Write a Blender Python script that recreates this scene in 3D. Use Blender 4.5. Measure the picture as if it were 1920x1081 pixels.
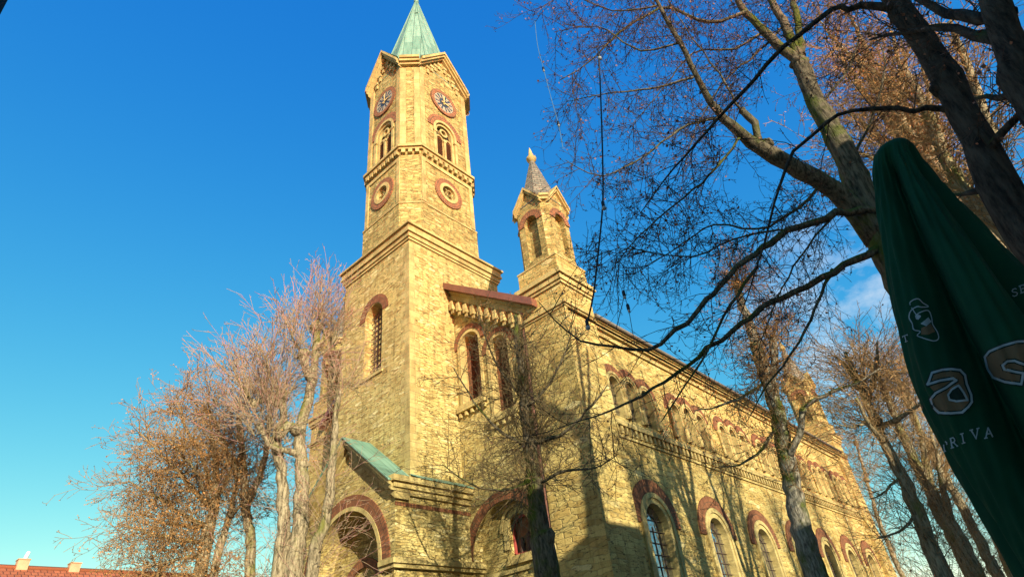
import bpy, bmesh, math, random
import numpy as np
from mathutils import Vector, Matrix
from mathutils.bvhtree import BVHTree
R_ = math.radians
sc = bpy.context.scene
COL = sc.collection
for o in list(bpy.data.objects):
    bpy.data.objects.remove(o)

# ------------------------------------------------------------------ camera
FPX = 1110.0                       # focal length in photo pixels (1920 wide)
YAW, PIT, ROL = R_(39.07), R_(34.36), R_(-7.13)
EYE = Vector((0, 0, 1.6))
fwd = Vector((math.cos(PIT)*math.cos(YAW), math.cos(PIT)*math.sin(YAW), math.sin(PIT)))
rgt = fwd.cross(Vector((0, 0, 1))).normalized()
up_ = rgt.cross(fwd)
r2 = math.cos(ROL)*rgt + math.sin(ROL)*up_
u2 = -math.sin(ROL)*rgt + math.cos(ROL)*up_
cam_d = bpy.data.cameras.new('camera')
cam = bpy.data.objects.new('camera', cam_d)
COL.objects.link(cam)
M = Matrix((r2, u2, -fwd)).transposed().to_4x4()
M.translation = EYE
cam.matrix_world = M
cam_d.sensor_width = 36
cam_d.lens = FPX/1920*36
cam_d.clip_start = 0.05
cam_d.clip_end = 3000
sc.camera = cam

def ray(x, y):
    return r2*((x-960)/FPX) - u2*((y-540.5)/FPX) + fwd
def at(x, y, t):                   # a world point: direction of a photo pixel, t metres away over the ground
    d = ray(x, y)
    return EYE + d*(t/math.hypot(d.x, d.y))

# ------------------------------------------------------------------ sun, sky, exposure
SUN_H = Vector((-.43, -.90)).normalized()
SUN_EL = R_(19)
sun_dir = Vector((SUN_H.x*math.cos(SUN_EL), SUN_H.y*math.cos(SUN_EL), math.sin(SUN_EL)))
sd = bpy.data.lights.new('sun', 'SUN')
sd.energy = 5.0
sd.angle = R_(0.45)
sd.color = (1.0, .935, .72)
sun = bpy.data.objects.new('sun', sd)
COL.objects.link(sun)
sun.rotation_euler = sun_dir.to_track_quat('Z', 'Y').to_euler()
w = bpy.data.worlds.new('World')
sc.world = w
w.use_nodes = True
nt = w.node_tree
nt.nodes.clear()
def nd(nt, typ, **kw):
    n = nt.nodes.new(typ)
    for k, v in kw.items():
        if k.startswith('i_'):
            n.inputs[k[2:].replace('_', ' ')].default_value = v
        else:
            setattr(n, k, v)
    return n
sky = nd(nt, 'ShaderNodeTexSky', sky_type='NISHITA', sun_disc=False)
sky.sun_elevation = SUN_EL
sky.sun_rotation = math.atan2(SUN_H.x, SUN_H.y)
sky.altitude = 100
sky.air_density = 1.0
sky.dust_density = 0.3
sky.ozone_density = 2.0
# the camera's deep, cyan-leaning rendering of the clear winter sky: one power curve per channel
sp_ = nd(nt, 'ShaderNodeSeparateColor')
nt.links.new(sky.outputs[0], sp_.inputs[0])
hs = nd(nt, 'ShaderNodeCombineColor')
for ch, (k_, e_) in enumerate(((.177, 2.0), (.81, .96), (2.2, .235))):
    pw = nd(nt, 'ShaderNodeMath', operation='POWER'); pw.inputs[1].default_value = e_
    ml = nd(nt, 'ShaderNodeMath', operation='MULTIPLY'); ml.inputs[1].default_value = k_
    nt.links.new(sp_.outputs[ch], pw.inputs[0]); nt.links.new(pw.outputs[0], ml.inputs[0])
    nt.links.new(ml.outputs[0], hs.inputs[ch])
bg = nd(nt, 'ShaderNodeBackground', i_Strength=0.15)
# thin white clouds low in the east
tc = nd(nt, 'ShaderNodeTexCoord')
cd = ray(1610, 610).normalized()
dp = nd(nt, 'ShaderNodeVectorMath', operation='DOT_PRODUCT')
nt.links.new(tc.outputs['Generated'], dp.inputs[0])
dp.inputs[1].default_value = cd
mr = nd(nt, 'ShaderNodeMapRange')
mr.inputs[1].default_value = math.cos(R_(11)); mr.inputs[2].default_value = math.cos(R_(1.5))
nt.links.new(dp.outputs['Value'], mr.inputs[0])
mp = nd(nt, 'ShaderNodeMapping')
mp.inputs['Scale'].default_value = (5, 5, 9)
nt.links.new(tc.outputs['Generated'], mp.inputs[0])
cn = nd(nt, 'ShaderNodeTexNoise', i_Scale=1.6, i_Detail=7.0, i_Roughness=.6)
nt.links.new(mp.outputs[0], cn.inputs['Vector'])
cr = nd(nt, 'ShaderNodeMapRange')
cr.inputs[1].default_value = .42; cr.inputs[2].default_value = .72
nt.links.new(cn.outputs[0], cr.inputs[0])
mm = nd(nt, 'ShaderNodeMath', operation='MULTIPLY')
nt.links.new(mr.outputs[0], mm.inputs[0]); nt.links.new(cr.outputs[0], mm.inputs[1])
mx = nd(nt, 'ShaderNodeMix', data_type='RGBA')
nt.links.new(mm.outputs[0], mx.inputs[0])
nt.links.new(hs.outputs[0], mx.inputs[6])
mx.inputs[7].default_value = (3.0, 3.3, 3.6, 1)
nt.links.new(mx.outputs[2], bg.inputs['Color'])
out = nd(nt, 'ShaderNodeOutputWorld')
nt.links.new(bg.outputs[0], out.inputs[0])
sc.view_settings.view_transform = 'Standard'
sc.view_settings.look = 'None'
sc.view_settings.exposure = 0.85
sc.view_settings.gamma = 1

# ------------------------------------------------------------------ materials
def mat(name, rough=.8, spec=.3):
    m = bpy.data.materials.new(name)
    m.use_nodes = True
    b = m.node_tree.nodes['Principled BSDF']
    b.inputs['Roughness'].default_value = rough
    b.inputs['Specular IOR Level'].default_value = spec
    return m, m.node_tree, b
def ramp(nt, fac, stops):
    r = nt.nodes.new('ShaderNodeValToRGB')
    e = r.color_ramp.elements
    while len(e) < len(stops):
        e.new(.5)
    for el, (p, c) in zip(e, stops):
        el.position = p
        el.color = (*c, 1)
    nt.links.new(fac, r.inputs[0])
    return r.outputs[0]
def mixc(nt, fac, a, b, mode='MIX'):
    m = nt.nodes.new('ShaderNodeMix')
    m.data_type = 'RGBA'
    m.blend_type = mode
    for s, v in ((0, fac), (6, a), (7, b)):
        if hasattr(v, 'is_linked'):
            nt.links.new(v, m.inputs[s])
        elif s == 0:
            m.inputs[0].default_value = v
        else:
            m.inputs[s].default_value = (*v, 1)
    return m.outputs[2]
def mth(nt, op, a, b=None):
    m = nt.nodes.new('ShaderNodeMath')
    m.operation = op
    for i, v in enumerate((a, b)):
        if v is None: continue
        if hasattr(v, 'is_linked'): nt.links.new(v, m.inputs[i])
        else: m.inputs[i].default_value = v
    return m.outputs[0]
def noise(nt, vec, scale, detail=4, rough=.6):
    n = nd(nt, 'ShaderNodeTexNoise', i_Scale=scale, i_Detail=float(detail), i_Roughness=rough)
    if vec is not None: nt.links.new(vec, n.inputs['Vector'])
    return n.outputs[0]
def mapping(nt, vec, scale):
    m = nd(nt, 'ShaderNodeMapping')
    m.inputs['Scale'].default_value = scale
    nt.links.new(vec, m.inputs[0])
    return m.outputs[0]
def bump(nt, b, h, dist, strength=1.0):
    n = nd(nt, 'ShaderNodeBump', i_Strength=strength, i_Distance=dist)
    nt.links.new(h, n.inputs['Height'])
    nt.links.new(n.outputs[0], b.inputs['Normal'])

def rubble(name, cols, su=2.7, sv=9.6, mortar=(.30, .225, .095), dist=.045):
    m, nt, b = mat(name, .9, .2)
    uv = nd(nt, 'ShaderNodeUVMap').outputs[0]
    n0 = nd(nt, 'ShaderNodeTexNoise', i_Scale=1.3, i_Detail=3.0)
    nt.links.new(uv, n0.inputs['Vector'])
    off = nd(nt, 'ShaderNodeVectorMath', operation='SCALE')
    nt.links.new(n0.outputs['Color'], off.inputs[0]); off.inputs[3].default_value = .12
    ad = nd(nt, 'ShaderNodeVectorMath', operation='ADD')
    nt.links.new(uv, ad.inputs[0]); nt.links.new(off.outputs[0], ad.inputs[1])
    v = mapping(nt, ad.outputs[0], (su, sv, 1))
    vo = nd(nt, 'ShaderNodeTexVoronoi', feature='F1', distance='CHEBYCHEV', voronoi_dimensions='2D', i_Scale=1.0, i_Randomness=.85)
    nt.links.new(v, vo.inputs['Vector'])
    v2 = nd(nt, 'ShaderNodeTexVoronoi', feature='F2', distance='CHEBYCHEV', voronoi_dimensions='2D', i_Scale=1.0, i_Randomness=.85)
    nt.links.new(v, v2.inputs['Vector'])
    e12 = mth(nt, 'SUBTRACT', v2.outputs['Distance'], vo.outputs['Distance'])
    sep = nd(nt, 'ShaderNodeSeparateColor')
    nt.links.new(vo.outputs['Color'], sep.inputs[0])
    c = ramp(nt, sep.outputs[0], cols)
    fine = noise(nt, uv, 22, 5, .7)
    c = mixc(nt, .55, c, ramp(nt, fine, [(.25, (.55, .5, .42)), (.75, (1.25, 1.2, 1.15))]), 'MULTIPLY')
    big = noise(nt, uv, .35, 5, .65)
    c = mixc(nt, .8, c, ramp(nt, big, [(.3, (.74, .70, .62)), (.5, (1, 1, 1)), (.7, (1.1, 1.04, .9))]), 'MULTIPLY')
    stv = mapping(nt, uv, (2.2, .25, 1))
    streak = noise(nt, stv, 1.4, 6, .7)
    c = mixc(nt, .75, c, ramp(nt, streak, [(.34, (.50, .46, .40)), (.5, (1, 1, 1))]), 'MULTIPLY')
    edge = nd(nt, 'ShaderNodeMapRange')
    edge.inputs[1].default_value = .01; edge.inputs[2].default_value = .12
    nt.links.new(e12, edge.inputs[0])
    mfac = mth(nt, 'SUBTRACT', 1.0, edge.outputs[0])
    dark = noise(nt, mapping(nt, uv, (1.0, 3.0, 1)), 2.4, 3)
    mfac = mth(nt, 'MULTIPLY', mfac, ramp(nt, dark, [(.36, (.12, .12, .12)), (.62, (1, 1, 1))]))
    c = mixc(nt, mfac, c, mortar)
    gp_ = noise(nt, mapping(nt, ad.outputs[0], (3.6, 13.0, 1)), 1.0, 4, .65)
    gapf = ramp(nt, gp_, [(.575, (0, 0, 0)), (.64, (1, 1, 1))])
    c = mixc(nt, mth(nt, 'MULTIPLY', gapf, .8), c, (.09, .06, .026))
    nt.links.new(c, b.inputs['Base Color'])
    edge_h = mth(nt, 'SUBTRACT', edge.outputs[0], mth(nt, 'MULTIPLY', gapf, .9))
    h = mth(nt, 'ADD', mth(nt, 'MULTIPLY', edge_h, .6), mth(nt, 'MULTIPLY', fine, .5))
    h = mth(nt, 'ADD', h, mth(nt, 'MULTIPLY', sep.outputs[1], .5))
    bump(nt, b, h, dist, .85)
    return m
STONE = rubble('sandstone_rubble', [(0, (.36, .25, .085)), (.2, (.53, .415, .155)), (.6, (.61, .495, .20)), (.85, (.49, .36, .125)), (1, (.76, .66, .33))])
STONE2 = rubble('sandstone_coursed', [(0, (.26, .19, .065)), (.3, (.42, .33, .12)), (.65, (.53, .425, .16)), (.85, (.35, .255, .09)), (1, (.64, .55, .25))], su=2.6, sv=8.2, mortar=(.19, .14, .06), dist=.045)
STONE3 = rubble('sandstone_weathered', [(0, (.40, .275, .085)), (.3, (.52, .39, .135)), (.65, (.60, .47, .175)), (.9, (.46, .315, .10)), (1, (.70, .58, .27))], su=1.5, sv=5.2, mortar=(.40, .29, .115), dist=.035)

def ashlar(name, a, b_, bw=.9, bh=.38):
    m, nt, b = mat(name, .85, .25)
    uv = nd(nt, 'ShaderNodeUVMap').outputs[0]
    br = nd(nt, 'ShaderNodeTexBrick', i_Scale=1.0, i_Mortar_Size=.008, i_Mortar_Smooth=.3, i_Brick_Width=bw, i_Row_Height=bh)
    nt.links.new(uv, br.inputs['Vector'])
    br.inputs['Color1'].default_value = (*a, 1); br.inputs['Color2'].default_value = (*b_, 1)
    br.inputs['Mortar'].default_value = (.26, .19, .10, 1)
    fine = noise(nt, uv, 14, 6, .7)
    c = mixc(nt, .6, br.outputs['Color'], ramp(nt, fine, [(.3, (.6, .56, .5)), (.7, (1.15, 1.12, 1.08))]), 'MULTIPLY')
    big = noise(nt, mapping(nt, uv, (1.2, .5, 1)), 1.1, 6, .7)
    c = mixc(nt, .8, c, ramp(nt, big, [(.34, (.50, .46, .40)), (.55, (1, 1, 1)), (.75, (1.12, 1.06, .95))]), 'MULTIPLY')
    nt.links.new(c, b.inputs['Base Color'])
    bump(nt, b, mth(nt, 'ADD', fine, mth(nt, 'MULTIPLY', br.outputs['Fac'], -.6)), .02, .7)
    return m
TRIM = ashlar('dressed_sandstone', (.54, .43, .175), (.43, .325, .125))
def brickmat(name, a, b_, bw=.085, bh=.26):
    m, nt, b = mat(name, .9, .2)
    uv = nd(nt, 'ShaderNodeUVMap').outputs[0]
    br = nd(nt, 'ShaderNodeTexBrick', i_Scale=1.0, i_Mortar_Size=.016, i_Mortar_Smooth=.3, i_Brick_Width=bw, i_Row_Height=bh)
    nt.links.new(uv, br.inputs['Vector'])
    br.inputs['Color1'].default_value = (*a, 1); br.inputs['Color2'].default_value = (*b_, 1)
    br.inputs['Mortar'].default_value = (.12, .07, .04, 1)
    f = noise(nt, uv, 5, 5)
    c = mixc(nt, .7, br.outputs['Color'], ramp(nt, f, [(.3, (.6, .6, .6)), (.7, (1.2, 1.15, 1.1))]), 'MULTIPLY')
    nt.links.new(c, b.inputs['Base Color'])
    bump(nt, b, mth(nt, 'MULTIPLY', br.outputs['Fac'], -1), .02, .8)
    return m
BRICK = brickmat('red_brick', (.29, .115, .05), (.17, .065, .032), .13)
BRICKP = brickmat('pale_red_brick', (.34, .15, .07), (.23, .10, .05), .15)

def simple(name, col, rough=.7, spec=.3, var=.35, scale=6, bumpd=0, metal=0):
    m, nt, b = mat(name, rough, spec)
    b.inputs['Metallic'].default_value = metal
    tc = nd(nt, 'ShaderNodeTexCoord').outputs['Object']
    f = noise(nt, tc, scale, 6, .65)
    c = mixc(nt, 1, col, ramp(nt, f, [(.3, (1-var,)*3), (.7, (1+var*.5,)*3)]), 'MULTIPLY')
    nt.links.new(c, b.inputs['Base Color'])
    if bumpd: bump(nt, b, f, bumpd)
    return m
def copper():
    m, nt, b = mat('verdigris_copper', .55, .4)
    uv = nd(nt, 'ShaderNodeUVMap').outputs[0]
    br = nd(nt, 'ShaderNodeTexBrick', i_Scale=1.0, i_Mortar_Size=.018, i_Mortar_Smooth=.1, i_Brick_Width=2.2, i_Row_Height=.62)
    sw = nd(nt, 'ShaderNodeMapping'); sw.inputs['Rotation'].default_value = (0, 0, R_(90))
    nt.links.new(uv, sw.inputs[0]); nt.links.new(sw.outputs[0], br.inputs['Vector'])
    br.inputs['Color1'].default_value = (.125, .24, .17, 1); br.inputs['Color2'].default_value = (.19, .32, .235, 1)
    br.inputs['Mortar'].default_value = (.06, .12, .085, 1)
    f = noise(nt, mapping(nt, uv, (2.5, .35, 1)), 1.5, 7, .7)
    c = mixc(nt, .85, br.outputs['Color'], ramp(nt, f, [(.3, (.42, .48, .40)), (.5, (1, 1, 1)), (.72, (1.35, 1.25, 1.2))]), 'MULTIPLY')
    nt.links.new(c, b.inputs['Base Color'])
    bump(nt, b, mth(nt, 'ADD', br.outputs['Fac'], mth(nt, 'MULTIPLY', f, .2)), .03, .8)
    return m
COPPER = copper()
def tiles(name, a, b_, mort, bw, bh):
    m, nt, b = mat(name, .75, .3)
    uv = nd(nt, 'ShaderNodeUVMap').outputs[0]
    br = nd(nt, 'ShaderNodeTexBrick', i_Scale=1.0, i_Mortar_Size=.016, i_Mortar_Smooth=.4, i_Brick_Width=bw, i_Row_Height=bh)
    nt.links.new(uv, br.inputs['Vector'])
    br.inputs['Color1'].default_value = (*a, 1); br.inputs['Color2'].default_value = (*b_, 1)
    br.inputs['Mortar'].default_value = (*mort, 1)
    f = noise(nt, uv, 1.2, 7, .7)
    c = mixc(nt, .8, br.outputs['Color'], ramp(nt, f, [(.3, (.6, .6, .6)), (.7, (1.25, 1.2, 1.15))]), 'MULTIPLY')
    nt.links.new(c, b.inputs['Base Color'])
    bump(nt, b, mth(nt, 'MULTIPLY', br.outputs['Fac'], -1), .03, .8)
    return m
SLATE = tiles('grey_slate', (.13, .125, .10), (.24, .215, .155), (.06, .055, .045), .3, .2)
REDTILE = tiles('red_roof_tile', (.40, .125, .055), (.30, .09, .04), (.10, .035, .02), .25, .34)
BROWN = simple('brown_sheet_metal', (.19, .075, .045), .5, .4, .25, 3)
LOUV = simple('louvre_wood', (.20, .085, .04), .8, .2, .4, 4)
IRON = simple('rusty_iron', (.10, .05, .035), .7, .3, .4, 8)
LEAD = simple('lead_came', (.06, .05, .045), .6, .3, .3, 8)
DIAL = simple('slate_blue_dial', (.035, .045, .06), .5, .3, .3, 4)
CREAM = simple('cream_paint', (.46, .385, .24), .6, .3, .2, 5)
GOLD = simple('gilded_metal', (.70, .48, .16), .4, .5, .2, 5)
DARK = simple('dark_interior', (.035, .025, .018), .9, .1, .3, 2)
OAK = simple('dark_oak_door', (.085, .042, .022), .6, .3, .4, 3, .01)
REDP = simple('red_painted_frame', (.34, .06, .05), .5, .4, .3, 5)
LEADING = simple('window_bars', (.10, .065, .045), .6, .3, .3, 6)
PLASTER = simple('pale_render', (.62, .56, .46), .9, .2, .2, .6)
GROUNDM = simple('cobbled_ground', (.20, .17, .135), .9, .2, .4, 1.2, .02)
CHIM = simple('pale_brick', (.55, .33, .19), .9, .2, .3, 3)
CABLE = simple('black_rubber', (.008, .008, .012), .5, .3, .2, 8)
CABLEP = simple('pale_cable', (.10, .16, .16), .5, .3, .2, 8)
BULB = simple('clear_bulb', (.30, .28, .26), .12, .6, .2, 8)
def glassm():
    m, nt, b = mat('leaded_glass', .07, .9)
    uv = nd(nt, 'ShaderNodeUVMap').outputs[0]
    f = noise(nt, mapping(nt, uv, (3, 3, 1)), 1.7, 2)
    c = ramp(nt, f, [(.35, (.012, .014, .02)), (.65, (.05, .055, .06))])
    nt.links.new(c, b.inputs['Base Color'])
    vo = nd(nt, 'ShaderNodeTexVoronoi', voronoi_dimensions='2D', i_Scale=4.5)
    nt.links.new(uv, vo.inputs['Vector'])
    bump(nt, b, vo.outputs['Distance'], .012, .5)
    b.inputs['IOR'].default_value = 3.2
    return m
GLASS = glassm()
def bark(name, a, b_, moss, mossamt, sc_=9):
    m, nt, b = mat(name, .95, .15)
    tc = nd(nt, 'ShaderNodeTexCoord').outputs['Object']
    f = noise(nt, mapping(nt, tc, (1.6, 1.6, .35)), sc_, 7, .7)
    c = ramp(nt, f, [(.38, a), (.60, b_)])
    g = noise(nt, mapping(nt, tc, (1, 1, .6)), 1.1, 5, .65)
    geo = nd(nt, 'ShaderNodeNewGeometry')
    sx = nd(nt, 'ShaderNodeSeparateXYZ'); nt.links.new(geo.outputs['Normal'], sx.inputs[0])
    g = mth(nt, 'ADD', g, mth(nt, 'MULTIPLY', sx.outputs['Z'], .16))
    gf = ramp(nt, g, [(.60-.12*mossamt, (0, 0, 0)), (.72-.12*mossamt, (1, 1, 1))])
    c = mixc(nt, gf, c, mixc(nt, noise(nt, tc, 18, 4), tuple(v*.5 for v in moss), tuple(v*1.4 for v in moss)))
    nt.links.new(c, b.inputs['Base Color'])
    bump(nt, b, f, .05, 1.0)
    return m
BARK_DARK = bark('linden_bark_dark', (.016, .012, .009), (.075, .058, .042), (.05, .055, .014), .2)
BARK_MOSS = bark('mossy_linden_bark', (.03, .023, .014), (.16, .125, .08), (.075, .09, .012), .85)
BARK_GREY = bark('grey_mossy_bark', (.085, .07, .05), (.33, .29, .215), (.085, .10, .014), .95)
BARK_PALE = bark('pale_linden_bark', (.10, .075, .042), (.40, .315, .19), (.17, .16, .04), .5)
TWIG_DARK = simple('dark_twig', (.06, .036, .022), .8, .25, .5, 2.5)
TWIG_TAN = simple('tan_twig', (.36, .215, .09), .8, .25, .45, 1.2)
def shoot_mat():
    m, nt, b = mat('reddish_tipped_twig', .8, .25)
    uv = nd(nt, 'ShaderNodeUVMap').outputs[0]
    s_ = nd(nt, 'ShaderNodeSeparateXYZ'); nt.links.new(uv, s_.inputs[0])
    c = ramp(nt, mth(nt, 'MULTIPLY', s_.outputs['Y'], .42), [(.12, (.36, .26, .14)), (.45, (.44, .25, .18)), (.85, (.50, .21, .20))])
    tc = nd(nt, 'ShaderNodeTexCoord').outputs['Object']
    c = mixc(nt, 1, c, ramp(nt, noise(nt, tc, .9, 5), [(.3, (.7,)*3), (.7, (1.2,)*3)]), 'MULTIPLY')
    nt.links.new(c, b.inputs['Base Color'])
    return m
TWIG_RED = shoot_mat()
LEAF_BROWN = simple('dry_brown_leaf', (.24, .10, .055), .7, .3, .6, 2.5)
LEAF_ORANGE = simple('dry_orange_leaf', (.50, .22, .06), .7, .3, .5, 2.0)
def cloth():
    m, nt, b = mat('green_canvas', .85, .15)
    tc = nd(nt, 'ShaderNodeTexCoord').outputs['Object']
    wv = nd(nt, 'ShaderNodeTexWave', i_Scale=180.0, i_Distortion=1.0)
    nt.links.new(tc, wv.inputs['Vector'])
    f = noise(nt, tc, 3.5, 6, .65)
    nt.links.new(mixc(nt, 1, (.0025, .039, .0155), ramp(nt, f, [(.3, (.75,)*3), (.7, (1.15,)*3)]), 'MULTIPLY'), b.inputs['Base Color'])
    bump(nt, b, mth(nt, 'ADD', mth(nt, 'MULTIPLY', wv.outputs['Fac'], .05), f), .006, .6)
    return m
CLOTH = cloth()
PRINT_T = simple('tan_print', (.12, .075, .038), .85, .15, .25, 9)
PRINT_W = simple('pale_print', (.24, .27, .275), .85, .15, .2, 9)
PRINT_K = simple('dark_outline_print', (.008, .018, .012), .85, .15, .2, 9)
CONCRETE = simple('parasol_base_concrete', (.25, .24, .22), .9, .2, .3, 6)
STEEL = simple('grey_steel', (.35, .35, .36), .35, .5, .15, 6, 0, .8)

# ------------------------------------------------------------------ objects and tags
def tag(o, label=None, cat=None, group=None, kind=None):
    if label: o['label'] = label
    if cat: o['category'] = cat
    if group: o['group'] = group
    if kind: o['kind'] = kind
    return o
def empty(name, loc=(0, 0, 0)):
    o = bpy.data.objects.new(name, None)
    o.empty_display_size = .3
    COL.objects.link(o)
    o.location = loc
    return o
class MB:
    def __init__(s):
        s.v = []; s.f = []; s.uv = []; s.sm = []
    def poly(s, pts, uv=None):
        pts = [Vector(p) for p in pts]
        b = len(s.v)
        s.v += pts
        s.f.append(tuple(range(b, b+len(pts))))
        if uv is None:
            n = Vector((0, 0, 0))
            for i in range(len(pts)):
                a, c = pts[i], pts[(i+1) % len(pts)]
                n += Vector(((a.y-c.y)*(a.z+c.z), (a.z-c.z)*(a.x+c.x), (a.x-c.x)*(a.y+c.y)))
            if n.length < 1e-12: n = Vector((0, 0, 1))
            n.normalize()
            if abs(n.z) > .95:
                t1, t2 = Vector((1, 0, 0)), Vector((0, 1, 0))
            else:
                t1 = Vector((0, 0, 1)).cross(n).normalized(); t2 = n.cross(t1)
                if abs(t1.x) > abs(t1.y):
                    if t1.x < 0: t1 = -t1
                elif t1.y < 0: t1 = -t1
                if t2.z < 0: t2 = -t2
            uv = [(p.dot(t1)+(.37 if abs(t1.y) > .5 else 0), p.dot(t2)) for p in pts]
        s.uv += list(uv)
        s.sm.append(False)
    def box(s, x0, x1, y0, y1, z0, z1):
        a = [(x0, y0), (x1, y0), (x1, y1), (x0, y1)]
        s.prism(a, z0, z1)
    def prism(s, a, z0, z1, cap=True):
        n = len(a)
        for i in range(n):
            p, q = a[i], a[(i+1) % n]
            s.poly([(*p, z0), (*q, z0), (*q, z1), (*p, z1)])
        if cap:
            s.poly([(*p, z1) for p in a]); s.poly([(*p, z0) for p in reversed(a)])
    def hexa(s, A, B):          # two matching quads joined into a solid
        s.poly(A[::-1]); s.poly(B)
        for i in range(len(A)):
            j = (i+1) % len(A)
            s.poly([A[i], A[j], B[j], B[i]])
    def tube(s, pts, rad, n=6, cap=False):
        b = len(s.v)
        m = len(pts)
        prev = None
        for i, p in enumerate(pts):
            d = (pts[min(i+1, m-1)] - pts[max(i-1, 0)])
            if d.length < 1e-9: d = Vector((0, 0, 1))
            d.normalize()
            if prev is None:
                ref = Vector((1, 0, 0)) if abs(d.x) < .8 else Vector((0, 1, 0))
                a = d.cross(ref).normalized()
            else:
                a = prev - d*prev.dot(d)
                a = a.normalized() if a.length > 1e-6 else d.orthogonal().normalized()
            prev = a
            c = d.cross(a)
            r = rad[i]
            for k in range(n):
                t = 2*math.pi*k/n
                s.v.append(p + a*(r*math.cos(t)) + c*(r*math.sin(t)))
        for i in range(m-1):
            for k in range(n):
                k2 = (k+1) % n
                s.f.append((b+i*n+k, b+i*n+k2, b+(i+1)*n+k2, b+(i+1)*n+k))
                s.uv += [(k/n, i*.3), ((k+1)/n, i*.3), ((k+1)/n, i*.3+.3), (k/n, i*.3+.3)]
                s.sm.append(True)
        if cap:
            for base, rev in ((b, True), (b+(m-1)*n, False)):
                idx = list(range(base, base+n))
                s.f.append(tuple(idx[::-1] if rev else idx))
                s.uv += [(0, 0)]*n
                s.sm.append(False)
    def pieces(s):                 # far-apart pieces become objects of their own
        key, par = {}, list(range(len(s.f)))
        def find(a):
            while par[a] != a: par[a] = par[par[a]]; a = par[a]
            return a
        for i, f in enumerate(s.f):
            for v in f:
                p = s.v[v]; k = (round(p.x, 4), round(p.y, 4), round(p.z, 4))
                if k in key: par[find(i)] = find(key[k])
                else: key[k] = i
        isl = {}
        for i in range(len(s.f)): isl.setdefault(find(i), []).append(i)
        L = list(isl.values()); k = len(L)
        if k < 2 or k > 900: return [list(range(len(s.f)))]
        lo = np.array([np.min([s.v[v] for i in g for v in s.f[i]], axis=0) for g in L])
        hi = np.array([np.max([s.v[v] for i in g for v in s.f[i]], axis=0) for g in L])
        sz = (hi-lo).max(axis=1)
        gap = np.maximum(0, np.maximum(lo[:, None]-hi[None], lo[None]-hi[:, None]))
        near = np.sqrt((gap**2).sum(axis=2)) <= np.maximum(.02, .5*np.maximum(sz[:, None], sz[None]))
        seen, out_ = set(), []
        for a in range(k):
            if a in seen: continue
            st, grp = [a], []
            seen.add(a)
            while st:
                b = st.pop(); grp += L[b]
                for c in np.nonzero(near[b])[0]:
                    if c not in seen: seen.add(int(c)); st.append(int(c))
            out_.append(grp)
        return out_ if len(out_) <= 100 else [list(range(len(s.f)))]
    def build(s, name, m, parent=None):
        if name not in ('trunk', 'crown', 'leaves', 'canopy', 'ground') and len(s.f) < 12000:
            P = s.pieces()
            if len(P) > 1:
                offs = []; o_ = 0
                for f in s.f: offs.append(o_); o_ += len(f)
                res = []
                for grp in sorted(P, key=len, reverse=True):
                    q = MB(); mp_ = {}
                    for i in grp:
                        nf = []
                        for v in s.f[i]:
                            if v not in mp_: mp_[v] = len(q.v); q.v.append(s.v[v])
                            nf.append(mp_[v])
                        q.f.append(tuple(nf)); q.uv += s.uv[offs[i]:offs[i]+len(nf)]; q.sm.append(s.sm[i])
                    res.append(q.build_one(name, m, parent))
                return res[0]
        return s.build_one(name, m, parent)
    def build_one(s, name, m, parent=None):
        me = bpy.data.meshes.new(name)
        if len(s.f) < 12000 and name not in ('trunk', 'crown', 'leaves', 'canopy'):
            ky, nv, mp_ = {}, [], []   # weld corners that coincide
            for p in s.v:
                k = (round(p.x, 4), round(p.y, 4), round(p.z, 4))
                if k not in ky: ky[k] = len(nv); nv.append(p)
                mp_.append(ky[k])
            nf, nuv, nsm, o_ = [], [], [], 0
            for f, sm_ in zip(s.f, s.sm):
                g = [mp_[v] for v in f]; u = s.uv[o_:o_+len(f)]; o_ += len(f)
                keep = [i for i in range(len(g)) if g[i] != g[i-1]]
                if len(keep) < 3 or len(set(g)) < 3: continue
                nf.append([g[i] for i in keep]); nuv += [u[i] for i in keep]; nsm.append(sm_)
            s.v, s.f, s.uv, s.sm = nv, nf, nuv, nsm
        me.from_pydata(s.v, [], s.f)
        ul = me.uv_layers.new(name='UVMap')
        flat = [c for p in s.uv for c in p]
        ul.data.foreach_set('uv', flat)
        me.polygons.foreach_set('use_smooth', s.sm)
        me.materials.append(m)
        me.update()
        o = bpy.data.objects.new(name, me)
        COL.objects.link(o)
        if parent: o.parent = parent
        return o
def copy_tree(o, off, parent):
    c = o.copy(); COL.objects.link(c); c.parent = parent
    c.location = o.location + Vector(off)
    for ch in o.children:
        d = ch.copy(); COL.objects.link(d); d.parent = c
    return c

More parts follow.
